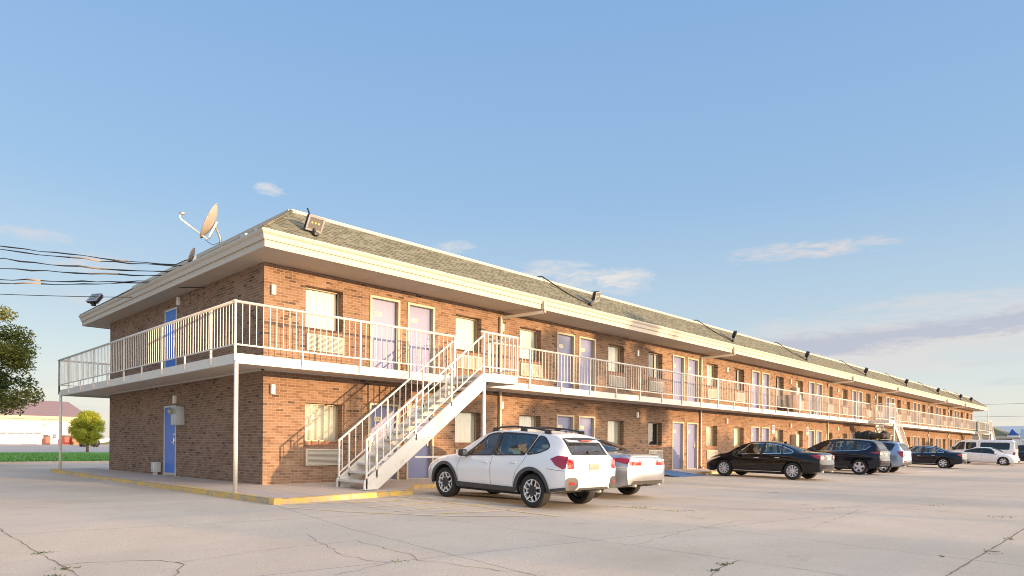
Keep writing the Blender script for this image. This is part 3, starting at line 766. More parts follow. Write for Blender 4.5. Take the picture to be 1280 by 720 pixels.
# ------------------------------------------------------------------ vehicles
def pchip(tab):
    xs = [p[0] for p in tab]; ys = [p[1] for p in tab]; n = len(xs)
    if n == 1: return lambda x: ys[0]
    h = [xs[i+1]-xs[i] for i in range(n-1)]; dl = [(ys[i+1]-ys[i])/h[i] for i in range(n-1)]
    m = [dl[0]] + [0]*(n-2) + [dl[-1]]
    for i in range(1, n-1):
        if dl[i-1]*dl[i] > 0:
            w1, w2 = 2*h[i]+h[i-1], h[i]+2*h[i-1]; m[i] = (w1+w2)/(w1/dl[i-1]+w2/dl[i])
    def f(x):
        if x <= xs[0]: return ys[0]
        if x >= xs[-1]: return ys[-1]
        lo, hi = 0, n-1
        while hi-lo > 1:
            k = (lo+hi)//2
            if xs[k] <= x: lo = k
            else: hi = k
        t_ = (x-xs[lo])/h[lo]; t2_, t3_ = t_*t_, t_*t_*t_
        return (2*t3_-3*t2_+1)*ys[lo] + (t3_-2*t2_+t_)*h[lo]*m[lo] + (-2*t3_+3*t2_)*ys[hi] + (t3_-t2_)*h[lo]*m[hi]
    return f
def inpoly(pts, poly):
    x, y = pts[:,0], pts[:,1]; c = np.zeros(len(pts), bool); n = len(poly); j = n-1
    for i in range(n):
        xi, yi = poly[i]; xj, yj = poly[j]
        if yi != yj:
            k = ((yi > y) != (yj > y)) & (x < (xj-xi)*(y-yi)/(yj-yi)+xi); c ^= k
        j = i
    return c
def densify(poly, sp):
    out = []
    for i in range(len(poly)):
        a, b = poly[i], poly[(i+1) % len(poly)]; L = math.hypot(b[0]-a[0], b[1]-a[1]); n = max(1, int(L/sp))
        for k in range(n): out.append((a[0]+(b[0]-a[0])*k/n, a[1]+(b[1]-a[1])*k/n))
    return out
def cdt(outline, holes=(), sp=.06):
    pts = []; edges = []; loops = [outline] + list(holes)
    for lp in loops:
        b = len(pts); pts += [tuple(p) for p in lp]; n = len(lp); edges += [(b+i, b+(i+1) % n) for i in range(n)]
    bp = np.array(pts); x0, y0_ = bp.min(0); x1, y1 = bp.max(0)
    gx = np.arange(x0+sp*.5, x1, sp); gy = np.arange(y0_+sp*.5, y1, sp)
    if len(gx) and len(gy):
        g = np.array([(a, b) for a in gx for b in gy]); k = inpoly(g, outline)
        for h in holes: k &= ~inpoly(g, h)
        g = g[k]
        if len(g):
            d = np.sqrt(((g[:,None,:]-bp[None,:,:])**2).sum(2)).min(1); g = g[d > sp*.45]; pts += [tuple(p) for p in g]
    r = delaunay_2d_cdt([Vector(p) for p in pts], edges, [], 0, 1e-6)
    V = [tuple(v) for v in r[0]]; Fc = [tuple(f) for f in r[2] if len(f) == 3]
    cen = np.array([[sum(V[i][0] for i in f)/3, sum(V[i][1] for i in f)/3] for f in Fc])
    k = inpoly(cen, outline)
    for h in holes: k &= ~inpoly(cen, h)
    return V, [f for f, kk in zip(Fc, k) if kk]
def inset(poly, d):
    """mitred offset, positive d = outwards"""
    n = len(poly); A = sum(poly[i][0]*poly[(i+1)%n][1]-poly[(i+1)%n][0]*poly[i][1] for i in range(n)); s = 1 if A > 0 else -1; out = []
    for i in range(n):
        p0, p1, p2 = (Vector(poly[(i-1)%n]), Vector(poly[i]), Vector(poly[(i+1)%n]))
        e1 = (p1-p0).normalized(); e2 = (p2-p1).normalized(); n1 = Vector((e1.y,-e1.x))*s; n2 = Vector((e2.y,-e2.x))*s
        b = n1+n2
        if b.length < 1e-6: b = n1
        b.normalize(); k = d/max(.45, b.dot(n1)); q = p1 + b*k; out.append((q.x, q.y))
    return out
def rounded(poly, r, n=4):
    out = []; N = len(poly)
    for i in range(N):
        p0, p1, p2 = Vector(poly[(i-1)%N]), Vector(poly[i]), Vector(poly[(i+1)%N])
        a = p1 + (p0-p1).normalized()*min(r, (p0-p1).length*.45); b = p1 + (p2-p1).normalized()*min(r, (p2-p1).length*.45)
        for k in range(n+1):
            t_ = k/n; q = a*(1-t_)**2 + p1*2*t_*(1-t_) + b*t_*t_; out.append((q.x, q.y))
    return out

carglass = {}
def get_carglass(nm, tint, trans, refl):
    if nm not in carglass: carglass[nm] = glass_mat(nm, tint, refl, .01, (.012,.015,.018), trans)
    return carglass[nm]
M['tyre'] = mat('tyre rubber', (.022,.021,.02), .8, bump=.3, vscale=10)
M['alloy'] = mat('bright alloy', (.74,.74,.75), .38, metal=.45)
M['wheeldark'] = mat('wheel dark', (.03,.03,.032), .5)
M['clad'] = mat('grey plastic cladding', (.06,.06,.065), .55)
M['under'] = mat('underbody', (.018,.018,.018), .9)
M['seat'] = mat('seat fabric', (.16,.175,.20), .9)
M['chrome'] = mat('chrome', (.85,.85,.85), .08, metal=1)
M['redlamp'] = mat('red lamp lens', (.30,.006,.010), .08, coat=1.0, spec=.8)
M['clearlamp'] = mat('clear lamp lens', (.80,.78,.76), .06, coat=1.0, metal=.3)
M['amber'] = mat('amber lens', (.75,.25,.04), .1, coat=1)
M['seam'] = mat('panel gap', (.03,.03,.03), .8)
M['plastic'] = mat('trim plastic', (.03,.03,.033), .4)
M['lplate'] = mat('licence plate', (.75,.72,.66), .4)
M['lplateo'] = mat('orange licence plate', (.66,.30,.25), .4, var=.35, vscale=25)
def paint(name, c, metal=.0, rough=.28):
    m, t, p = newmat(name); p.inputs['Base Color'].default_value = c4(c); p.inputs['Metallic'].default_value = metal; p.inputs['Roughness'].default_value = rough
    p.inputs['Coat Weight'].default_value = 1; p.inputs['Coat Roughness'].default_value = .04
    v = t.coord('Object'); n = t.noise(v, 1.2, 2); t.link(t.bump(n, .03, .05), p.inputs['Coat Normal'])
    d = t.noise(v, 5, 5, .7); sx = t.new('ShaderNodeSeparateXYZ'); t.link(v, sx.inputs[0])
    low = t.range(sx.outputs[2], .22, .55, .03 if max(c) < .1 else .3, .0)
    if max(c) < .1: p.inputs['Specular IOR Level'].default_value = .1       # road film on the lower body
    t.link(t.mix(t.math('MULTIPLY', low, t.range(d, .3, .7)), c, (.30,.26,.21)), p.inputs['Base Color'])
    return m

class Car:
    def __init__(s, spec, sp=.06):
        s.S = spec; s.sp = sp
        s.xm = spec['rear'] + spec['wb']/2
        g = lambda k: pchip(spec[k])
        s.zbot, s.belt, s.top, s.w, s.wb_, s.wr = g('zbot'), g('belt'), g('top'), g('w'), g('wbelt'), g('wr')
        s.cr = pchip(spec.get('crown', [(0, .05)])) ; s.x0, s.x1 = spec['x0'], spec['x1']
        s.br, s.bf = pchip(spec['bulge_r']), pchip(spec['bulge_f']); s.cache = {}
    def zr(s, x): return max(s.top(x)-s.cr(x), s.belt(x)+.012)
    def sec(s, x):
        k = round(x, 3)
        if k not in s.cache:
            zb, ze, zr = s.zbot(x), s.belt(x), s.zr(x); w, wb, wr = s.w(x), s.wb_(x), s.wr(x); h = ze-zb
            s.cache[k] = pchip([(zb, w*.93), (zb+.12*h, w*.972), (zb+.36*h, w*.995), (zb+.62*h, w), (zb+.88*h, w*.985*.6+wb*.4), (ze, wb), (ze+(zr-ze)*.5, wb*.46+wr*.54), (zr, wr)])
        return s.cache[k]
    def side(s, x, z, sgn=1): return Vector((x-s.xm, sgn*s.sec(x)(z), z))
    def roof(s, x, y):
        zr = s.zr(x); wr = s.wr(x); return Vector((x-s.xm, y, zr + (s.top(x)-zr)*(1-min(1, abs(y)/wr)**2.4)))
    def ylim(s, x, z):
        zr = s.zr(x)
        if z <= zr: return s.sec(x)(z)
        k = (z-zr)/max(1e-4, s.top(x)-zr); return s.wr(x)*max(0, 1-k)**(1/2.4)
    def rear(s, y, z):
        Y = s.ylim(s.x0, z); k = min(1, abs(y)/max(Y, .02)); return Vector((s.x0-s.br(z)*(1-k**3.2)-s.xm, y, z))
    def front(s, y, z):
        Y = s.ylim(s.x1, z); k = min(1, abs(y)/max(Y, .02)); return Vector((s.x1+s.bf(z)*(1-k**3.0)-s.xm, y, z))
    def fn(s, which):
        return {'L': lambda a, b: s.side(a, b, 1), 'R': lambda a, b: s.side(a, b, -1), 'T': s.roof, 'B': s.rear, 'F': s.front}[which]
    def patch(s, mb, which, poly, off=.004, mi=0, holes=(), sp=None):
        sp = sp or s.sp; f = s.fn(which); poly = densify(poly, sp); holes = [densify(h, sp) for h in holes]
        V, Fc = cdt(poly, holes, sp); vs = []; cen = Vector((0, 0, .75)); e = .01
        for (a, b) in V:
            p = f(a, b)
            if off:
                du = f(a+e, b)-f(a-e, b); dv = f(a, b+e)-f(a, b-e); n = du.cross(dv)
                ref = {'L': Vector((0,1,.1)), 'R': Vector((0,-1,.1)), 'T': Vector((0,0,1)), 'B': Vector((-1,0,0)), 'F': Vector((1,0,0))}[which]
                if n.length < 1e-9: n = ref
                n.normalize()
                if n.dot(ref) < 0: n = -n
                p = p + n*off
            vs.append(p)
        ref = {'L': Vector((0,1,.1)), 'R': Vector((0,-1,.1)), 'T': Vector((0,0,1)), 'B': Vector((-1,0,0)), 'F': Vector((1,0,0))}[which]
        out = []
        for t3 in Fc:
            n = (vs[t3[1]]-vs[t3[0]]).cross(vs[t3[2]]-vs[t3[0]]); out.append(t3 if n.dot(ref) >= 0 else t3[::-1])
        mb.add(vs, out, mi, True)
    def band(s, mb, which, pts, wd, off=.005, mi=0):
        """thin strip following a line on the skin"""
        L, Rr = [], []; P = []
        for a, b in zip(pts, pts[1:]):
            n = max(1, int(math.hypot(b[0]-a[0], b[1]-a[1])/.05))
            P += [(a[0]+(b[0]-a[0])*k/n, a[1]+(b[1]-a[1])*k/n) for k in range(n)]
        P.append(pts[-1])
        for i, p in enumerate(P):
            q0, q1 = P[max(0,i-1)], P[min(len(P)-1,i+1)]; dx, dy = q1[0]-q0[0], q1[1]-q0[1]; l = math.hypot(dx, dy) or 1
            L.append((p[0]-dy/l*wd/2, p[1]+dx/l*wd/2)); Rr.append((p[0]+dy/l*wd/2, p[1]-dx/l*wd/2))
        f = s.fn(which); ref = {'L': Vector((0,1,0)), 'R': Vector((0,-1,0)), 'T': Vector((0,0,1)), 'B': Vector((-1,0,0)), 'F': Vector((1,0,0))}[which]*off
        vs = [f(*p)+ref for p in L] + [f(*p)+ref for p in Rr]; n = len(P)
        mb.add(vs, [(i, i+1, n+i+1, n+i) for i in range(n-1)], mi, True)
    def window(s, bot, top, lift=.02, drop=.05, n=8):
        """side window between a line on the belt (bot: x range) and one under the roof edge (top: x range)"""
        P = []
        for k in range(n+1):
            x = bot[0]+(bot[1]-bot[0])*k/n; P.append((x, s.belt(x)+lift))
        for k in range(n+1):
            x = top[1]+(top[0]-top[1])*k/n; P.append((x, s.zr(x)-drop))
        return P
    def body(s, root, pm, wins, topwins):
        S = s.S; mb = MB(); r = S['r']; ra = S.get('ra', r+.055); axl = [S['rear'], S['rear']+S['wb']]; sp = s.sp
        xs = list(np.linspace(s.x0, s.x1, int((s.x1-s.x0)/(sp*.9))+1)); nz = max(8, int(.75/sp))
        # lower edge with the two wheel arches
        low = []; x = s.x0; marks = []
        for xa in axl:
            zb = s.zbot(xa); dx = math.sqrt(max(.01, ra*ra-(r-zb)**2)); marks.append((xa-dx, xa+dx, xa, math.atan2(zb-r, -dx), zb))
        cur = s.x0
        for (a, b, xa, ang, zb) in marks:
            low += [(q, s.zbot(q)) for q in np.arange(cur, a-.02, sp*.8)]
            a0 = math.pi - math.asin((zb-r)/ra); a1 = math.asin((zb-r)/ra)
            low += [(xa+ra*math.cos(a0+(a1-a0)*k/22), r+ra*math.sin(a0+(a1-a0)*k/22)) for k in range(23)]; cur = b+.02
        low += [(q, s.zbot(q)) for q in np.arange(cur, s.x1-.01, sp*.8)]
        zf = np.linspace(s.zbot(s.x1), s.zr(s.x1), nz); zk = np.linspace(s.zbot(s.x0), s.zr(s.x0), nz)
        outline = low + [(s.x1, z) for z in zf] + [(q, s.zr(q)) for q in xs[::-1][1:-1]] + [(s.x0, z) for z in zk[::-1]]
        outline = outline[:-1]
        for sgn, wch in ((1, 'L'), (-1, 'R')): 
            V, Fc = cdt(outline, [densify(q, sp) for q in wins], sp); mb.add([s.side(a, b, sgn) for a, b in V], Fc if sgn < 0 else [f[::-1] for f in Fc], 0, True)
        # bonnet, roof and deck
        ov = [(q, -s.wr(q)) for q in xs] + [(s.x1, s.wr(s.x1)*k) for k in (-.8,-.5,-.2,.2,.5,.8)] + [(q, s.wr(q)) for q in xs[::-1]] + [(s.x0, s.wr(s.x0)*k) for k in (.8,.5,.2,-.2,-.5,-.8)]
        V, Fc = cdt(ov, [densify(q, sp) for q in topwins], sp*1.3); mb.add([s.roof(a, b) for a, b in V], Fc, 0, True)
        for wch, xx, zz in (('B', s.x0, zk), ('F', s.x1, zf)):
            zt, zr = s.top(xx), s.zr(xx); f = s.fn(wch)
            rim = [(s.ylim(xx, z), z) for z in zz]; crown = [(s.wr(xx)*k, s.roof(xx, s.wr(xx)*k).z) for k in (.8,.5,.2,-.2,-.5,-.8)]
            o = rim + crown + [(-y, z) for y, z in rim[::-1]]; nb = max(4, int(rim[0][0]*2/sp)); o += [(-rim[0][0]+2*rim[0][0]*k/nb, zz[0]) for k in range(1, nb)]
            V, Fc = cdt(o, [], sp); mb.add([f(a, b) for a, b in V], Fc, 0, True)
        b = mb.build('body', pm, root, merge=.003, sharp=R(38)); 
        # dark floor pan and wheel housings
        ub = MB(); X0, X1 = s.x0-s.xm, s.x1-s.xm; W = s.w(s.xm)*.9
        ub.box(X0+.45, X1-.25, -W*.70, W*.70, S['clear']+.06, S['clear']+.25)
        ub.box(axl[0]+ra-s.xm, axl[1]-ra-s.xm, -W*.98, W*.98, S['clear']-.01, S['clear']+.2)
        for xa in axl:
            for sg in (1,-1):
                n = 20; yo, yi = sg*s.sec(xa)(r+ra*.8)*.985, sg*W*.5; vs = []
                for k in range(n+1):
                    a = -.05 + (math.pi+.1)*k/n; vs += [(xa-s.xm+(ra+.004)*math.cos(a), yo, r+(ra+.004)*math.sin(a)), (xa-s.xm+(ra+.004)*math.cos(a), yi, r+(ra+.004)*math.sin(a))]
                ub.add(vs, [(2*k, 2*k+1, 2*k+3, 2*k+2) for k in range(n)], 0, True)
        ub.build('underbody', M['under'], root); return b
    def cabin(s, root, floor=.5, seats=True, rows=((.0,), )):
        mb = MB(); W = s.w(s.xm)*.86; S = s.S
        a, b = S['cabin']; zb = min(s.belt(a), s.belt(b)) - .10
        mb.box(a-s.xm, b-s.xm, -W, W, .3, zb-.42)
        mb.rbox(b-s.xm-.62, b-s.xm-.02, -W*.92, W*.92, zb-.25, zb+.06, .05)
        for x in S['seats']:
            for y in (.36, -.36):
                h = S.get('seat_h', 0)
                mb.rbox(x-s.xm-.25, x-s.xm+.28, y-.24, y+.24, .4+h, .58+h, .06); mb.rbox(x-s.xm-.36, x-s.xm-.2, y-.24, y+.24, .5+h, 1.08+h, .07)
                mb.rbox(x-s.xm-.37, x-s.xm-.25, y-.13, y+.13, 1.09+h, 1.28+h, .05)
        mb.build('cabin_interior', M['seat'], root)
    def glazing(s, root, wins, topwins, gm, trim=.018, trimmat=None):
        for i, q in enumerate(wins):
            for wch in ('L', 'R'):
                m_ = MB(); s.patch(m_, wch, q, -.002); g = m_.build('side_window', gm, root)
                f = MB(); s.patch(f, wch, inset(q, trim), .004, 0, [inset(q, -.008)]); f.build('window_frame', trimmat or M['plastic'], g)
        for nm, q in topwins:
            m_ = MB(); s.patch(m_, 'T', q, -.001); g = m_.build(nm, gm, root)
            f = MB(); s.patch(f, 'T', inset(q, .012), .004, 0, [inset(q, -.045)]); f.build('window_border', M['plastic'], g)
    def topwin(s, xa, xb, ka, kb, n=6, bow=.0):
        P = []
        for k in range(n+1): y = -1+2*k/n; P.append((xa+bow*(1-y*y), s.wr(xa)*ka*y))
        for k in range(n+1): y = 1-2*k/n; P.append((xb+bow*(1-y*y), s.wr(xb)*kb*y))
        return P
def wheel_parts(r, wd, style, rimr):
    """meshes of tyre and rim; the outer face looks to +y"""
    ty = MB(); h = wd/2
    ty.lathe([(rimr*.96, -h*.8), (rimr, -h*.95), (r*.93, -h), (r*.985, -h*.82), (r, -h*.5), (r, h*.5), (r*.985, h*.82), (r*.93, h), (rimr+.012, h*.95), (rimr*.97, h*.8)], 40)
    for k in (-.25, .25): ty.lathe([(r+.001, h*(k-.05)), (r-.006, h*k), (r+.001, h*(k+.05))], 40)
    tm = ty.mesh('tyre', M['tyre'])
    ri = MB()
    ri.lathe([(rimr*.98, h*.55), (rimr, h*.9), (rimr*.93, h*.88), (rimr*.89, h*.45), (rimr*.87, -h*.6)], 40, 0)
    ri.lathe([(.0, h*.05), (rimr*.9, h*.05)], 24, 1); ri.lathe([(0, h*.2), (rimr*.55, h*.2), (rimr*.55, h*.1)], 24, 1)
    if style == 'xspoke':
        for i in range(5):
            a = 2*math.pi*i/5 + math.pi/2; ca, sa = math.cos(a), math.sin(a)
            P = lambda rad, t_, y: (ca*rad - sa*t_, y, sa*rad + ca*t_)
            for sg in (1,-1):      # machined twin bars opening to the rim, dark web between
                ri.beam(P(rimr*.44, sg*.035, h*.72), P(rimr*.66, sg*.04, h*.80), .02, .03, 0, (0,1,0)); ri.beam(P(rimr*.64, sg*.038, h*.80), P(rimr*.92, sg*.088, h*.86), .03, .035, 0, (0,1,0))
            ri.beam(P(rimr*.60, -.05, h*.79), P(rimr*.60, .05, h*.79), .022, .03, 0, (0,1,0))
            ri.beam(P(rimr*.1, 0, h*.6), P(rimr*.9, 0, h*.64), .12, .05, 1, (0,1,0))
        ri.lathe([(0, h*.85), (.035, h*.85), (.06, h*.6)], 16, 1)
    else:
        n = {'multi': 10, 'five': 5, 'seven': 7, 'star': 5}[style]
        for i in range(n):
            a = 2*math.pi*i/n + math.pi/2; ca, sa = math.cos(a), math.sin(a); P = lambda rad, t_, y: (ca*rad - sa*t_, y, sa*rad + ca*t_)
            wi, wo = (.036, .05) if n == 10 else ((.05, .07) if n == 7 else (.075, .11))
            q = [P(rimr*.14, -wi/2, h*.75), P(rimr*.14, wi/2, h*.75), P(rimr*.93, wo/2, h*.85), P(rimr*.93, -wo/2, h*.85)]
            q2 = [(p[0], p[1]-.03, p[2]) for p in q]
            ri.add(q+q2, [(3,2,1,0), (0,1,5,4), (1,2,6,5), (2,3,7,6), (3,0,4,7)], 0)
        ri.lathe([(0, h*.86), (.03, h*.86), (rimr*.22, h*.74), (rimr*.22, h*.5)], 20, 0)
    dark = (style == 'star')
    rm = ri.mesh('rim', [M['alloy'], M['wheeldark']], sharp=R(30))
    return tm, rm
def wheels(car, root, style, wd=.215, rimr=None):
    S = car.S; r = S['r']; rimr = rimr or r*.66; tm, rm = wheel_parts(r, wd, style, rimr)
    for xa in (S['rear'], S['rear']+S['wb']):
        for sg in (1,-1):
            y = sg*(car.sec(xa)(r)*1.0 - wd/2 - S.get('tuck', .012))
            o = link('wheel', None, root, (xa-car.xm, y, r), (0,0,0 if sg > 0 else math.pi)); link('tyre', tm, o); rr_ = link('rim', rm, o); rr_.rotation_euler = (0, random.uniform(0, 1.2), 0)
def mirrors(car, root, x, pm, z=None, sc=1.0, dark=None):
    for sg in (1,-1):
        z_ = z or car.belt(x)+.10; y = car.sec(x)(car.belt(x)+.02)
        m_ = MB(); m_.rbox(x-car.xm-.06*sc, x-car.xm+.09*sc, sg*(y+.05)-.0 if sg > 0 else -(y+.23*sc), (y+.23*sc) if sg > 0 else -(y+.05), z_-.08*sc, z_+.07*sc, .04*sc, 0)
        m_.beam((x-car.xm+.03, sg*(y-.01), z_-.07), (x-car.xm+.03, sg*(y+.10), z_-.06), .09, .04, 1)
        m_.box(x-car.xm-.063*sc, x-car.xm-.06*sc, min(sg*(y+.075), sg*(y+.205*sc)), max(sg*(y+.075), sg*(y+.205*sc)), z_-.055*sc, z_+.045*sc, 2)
        m_.build('wing_mirror', [pm, M['plastic'], M['chrome']], root)
def handles(car, root, pos, m):
    for x, z in pos:
        for sg in (1,-1):
            y = car.sec(x)(z); m_ = MB()
            m_.rbox(x-car.xm-.10, x-car.xm+.09, sg*y-.005 if sg > 0 else -y-.032, sg*y+.032 if sg > 0 else -y+.005, z-.017, z+.017, .012); m_.build('door_handle', m, root)
def seams(car, root, sides, rears=(), tops=()):
    for wch in ('L', 'R'):
        m_ = MB()
        for q in sides: car.band(m_, wch, q, .007, .0025)
        m_.build('panel_gaps', M['seam'], root)
    m_ = MB()
    for q in rears: car.band(m_, 'B', q, .007, .003)
    for q in tops: car.band(m_, 'T', q, .007, .003)
    if m_.v: m_.build('panel_gaps', M['seam'], root)
def lamp(car, root, name, specs, mats):
    """one lamp made of patches on several faces; specs: (face, polygon, material index, offset)"""
    m_ = MB()
    for wch, q, mi, off in specs: car.patch(m_, wch, q, off, mi, sp=.035)
    return m_.build(name, mats, root)
mirY = lambda q: [(-a, b) for a, b in q]
def place(root, x, yr, wb, heading=1):
    """put the car's wheels on the sloping lot; heading 1 = nose to the building"""
    yf = yr + wb*heading; za, zb = gz(yr), gz(yf); root.location = (x, (yr+yf)/2, (za+zb)/2)
    root.rotation_euler = (0, -math.atan2(zb-za, wb), R(90) if heading > 0 else R(-90))

# ---- white crossover hatchback
HB = dict(rear=.93, wb=2.635, r=.340, ra=.405, clear=.24, x0=.10, x1=4.34, cabin=(.7,3.3), seats=(1.35, 2.25), seat_h=.08,
    zbot=[(.1,.40),(.5,.33),(1,.29),(3.4,.28),(4.0,.28),(4.34,.32)],
    belt=[(.1,1.00),(.5,1.045),(1.0,1.035),(2.0,.995),(3.0,.955),(3.3,.935),(3.8,.87),(4.2,.77),(4.34,.68)],
    top=[(.1,1.045),(.17,1.12),(.40,1.40),(.52,1.475),(.7,1.505),(1.2,1.55),(1.8,1.575),(2.15,1.565),(2.45,1.505),(2.85,1.31),(3.2,1.115),(3.38,1.03),(3.7,.985),(4.05,.91),(4.25,.815),(4.34,.72)],
    w=[(.1,.80),(.35,.865),(.9,.885),(3.4,.885),(3.9,.865),(4.2,.80),(4.34,.70)],
    wbelt=[(.1,.72),(.35,.79),(1,.815),(3.2,.81),(3.8,.78),(4.2,.68),(4.34,.56)],
    wr=[(.1,.66),(.2,.64),(.45,.57),(.9,.565),(1.8,.585),(2.4,.60),(2.9,.655),(3.25,.715),(3.7,.70),(4.1,.62),(4.34,.52)],
    crown=[(.1,.03),(.5,.05),(1.8,.055),(2.6,.055),(3.3,.05),(4.34,.03)],
    bulge_r=[(.40,.05),(.55,.10),(.72,.10),(.80,.055),(.95,.05),(1.045,.0)], bulge_f=[(.32,.03),(.5,.11),(.62,.10),(.72,.0)])
def build_hatch():
    car = Car(HB, .05); root = empty('parked_car', (0,0,0), (0,0,0), 'white crossover hatchback with black roof rails parked beside the staircase', 'car')
    pw = paint('white car paint', (.78,.79,.80)); G = get_carglass('blue tinted glass', (.62,.86,.98), .96, .10)
    wins = [rounded(car.window((2.93,2.10),(2.40,2.045), .02, .055), .02, 2)]
    wins.append(rounded(car.window((2.02,1.17),(1.985,1.02), .02, .055), .02, 2))
    q = car.window((1.09,.74),(.95,.72), .03, .07, 5); q = [(1.11,car.belt(1.1)+.022),(.80,car.belt(.8)+.06),(.60,1.19),(.66,1.27),(.80,car.zr(.8)-.075),(.955,car.zr(.955)-.055)]
    wins.append(rounded(q, .06, 4))
    rw = car.topwin(.155,.42,.86,.93,8,-.02); ws = car.topwin(2.50,3.26,.93,.93,8,.05)
    car.body(root, pw, wins, [rw, ws]); car.cabin(root); car.glazing(root, wins, [('rear_window', rw), ('windscreen', ws)], G, .022)
    # black pillars between the side windows
    for wch in ('L','R'):
        m_ = MB(); car.patch(m_, wch, [(2.115,car.belt(2.1)+.01),(2.005,car.belt(2.0)+.01),(1.97,car.zr(1.97)-.045),(2.06,car.zr(2.06)-.045)], .0055)
        m_.build('pillar_trim', M['plastic'], root); m_ = MB(); car.patch(m_, wch, [(2.98,car.belt(2.98)+.005),(2.78,car.belt(2.78)+.01),(2.70,1.10),(2.83,1.10)], .0055); m_.build('pillar_trim', M['plastic'], root)
        # cladding: arches and sill
        m_ = MB(); r, ra = HB['r'], HB['ra']
        for xa in (.93, .93+2.635):
            arc = lambda rad, a0, a1, n: [(xa+rad*math.cos(a0+(a1-a0)*k/n), r+rad*math.sin(a0+(a1-a0)*k/n)) for k in range(n+1)]
            ri, ro = ra-.002, ra+.068; zl = .30
            a0 = math.asin((zl-r)/ro); car.patch(m_, wch, arc(ro, a0, math.pi-a0, 26) + arc(ri, math.pi-math.asin((zl-r)/ri), math.asin((zl-r)/ri), 26), .014)
        car.patch(m_, wch, [(1.385,.285),(3.12,.285),(3.10,.395),(1.40,.385)], .012); car.patch(m_, wch, [(.46,.34),(.12,.405),(.12,.46),(.45,.41)], .010)
        m_.build('cladding', M['clad'], root)
    car_b = MB()
    qb = [(.80,.40),(.56,.40),(.50,.46),(.52,.60),(.58,.645),(.74,.645),(.80,.60)]
    for q in (qb, mirY(qb)): car.patch(car_b, 'B', rounded(q, .03, 3), .012, 0)
    car.patch(car_b, 'B', [(-.5,.401),(.5,.401),(.46,.445),(-.46,.445)], .008, 0)
    bo = car_b.build('bumper_cladding', M['clad'], root)
    for sg in (1,-1):
        q = [(sg*.60,.505),(sg*.71,.505),(sg*.725,.56),(sg*.615,.56)]; lamp(car, bo, 'reflector', [('B', rounded(q,.02,3), 0, .018)], [M['redlamp']])
    for wch, sg in (('L',1),('R',-1)):
        side = [(.47,.99),(.32,1.055),(.14,1.035),(.105,.99),(.105,.83),(.16,.80),(.32,.87)]
        rr = lambda a: sg*a
        red = [(.76,1.0),(.60,.985),(.585,.93),(.60,.815),(.76,.80)]; clr = [(.60,.995),(.52,.985),(.495,.90),(.53,.82),(.60,.815)]
        lamp(car, root, 'tail_lamp', [(wch, side, 0, .006), ('B', [(sg*a,b) for a,b in red], 0, .007), ('B', [(sg*a,b) for a,b in clr], 1, .0075)], [M['redlamp'], M['clearlamp']])
        hl = [(4.33,.70),(4.20,.76),(3.95,.835),(3.80,.845),(4.0,.75),(4.25,.63)]
        lamp(car, root, 'headlight', [(wch, hl, 0, .006), ('F', [(sg*.50,.68),(sg*.36,.66),(sg*.34,.60),(sg*.54,.60)], 0, .006)], [M['clearlamp']])
    g = MB(); car.patch(g, 'F', [(-.33,.56),(.33,.56),(.31,.67),(-.31,.67)], .006); car.patch(g, 'F', [(-.5,.36),(.5,.36),(.45,.47),(-.45,.47)], .006); g.build('grille', M['plastic'], root)
    hp_ = MB(); car.patch(hp_, 'B', rounded([(-.26,.79),(.26,.79),(.26,.915),(-.26,.915)], .02, 3), .004); hp_.build('tailgate_recess', pw, root)
    lp = MB(); p0 = car.rear(0,.85); lp.rbox(p0.x-.016, p0.x-.002, -.155, .155, .785, .905, .004); lp.build('number_plate', M['lplateo'], root)
    em = MB(); p0 = car.rear(0,.985); em.lathe([(.052,-.006),(.06,0),(.052,.006),(.045,0),(.052,-.006)], 24, 0, 'x', Matrix.Translation((p0.x-.005,0,.972)) @ Matrix.Diagonal((1,1,.6,1))); em.build('emblem', M['chrome'], root)
    bt = MB(); bt.box(p0.x-.008, p0.x+.03, .28, .40, .94, .958); bt.build('badge', M['lock'], root)
    seams(car, root, [[(2.07,car.belt(2.07)),(2.08,.70),(2.06,.40)], [(3.05,car.belt(3.05)),(3.12,.75),(3.10,.40)], [(1.11,car.belt(1.1)),(1.17,.90),(1.33,.72),(1.40,.55),(1.42,.40)], [(.13,.77),(.3,.78),(.52,.80)]],
          [[(-.74,.775),(-.5,.755),(.5,.755),(.74,.775)], [(.66,.80),(.62,.76)], [(-.66,.80),(-.62,.76)]], [[(3.36,-.6),(3.40,0),(3.36,.6)]])
    handles(car, root, [(2.27,.855),(1.42,.875)], pw); mirrors(car, root, 2.86, M['plastic'], 1.03)
    for sg in (1,-1):
        rl = MB(); P = [car.roof(x, sg*car.wr(x)*.93)+Vector((0,0,h)) for x, h in ((.72,.01),(.85,.055),(1.2,.075),(1.7,.08),(2.1,.07),(2.35,.01))]
        rl.tube(P, .02, 8)
        for x in (.80, 1.45, 2.25): 
            c = car.roof(x, sg*car.wr(x)*.93); rl.rbox(c.x-.09, c.x+.09, c.y-.022, c.y+.022, c.z-.01, c.z+.075, .015)
        rl.build('roof_rail', M['plastic'], root)
    sp_ = MB(); c = car.roof(.46, 0); sp_.add([car.roof(.30,-.50)+Vector((-.04,0,.055)), car.roof(.30,.50)+Vector((-.04,0,.055)), car.roof(.62,.50)+Vector((0,0,.006)), car.roof(.62,-.50)+Vector((0,0,.006)),
        car.roof(.34,-.50)+Vector((0,0,.0)), car.roof(.34,.50)+Vector((0,0,.0))], [(0,3,2,1),(0,1,5,4),(1,2,5),(0,4,3)]); sp_.build('roof_spoiler', pw, root)
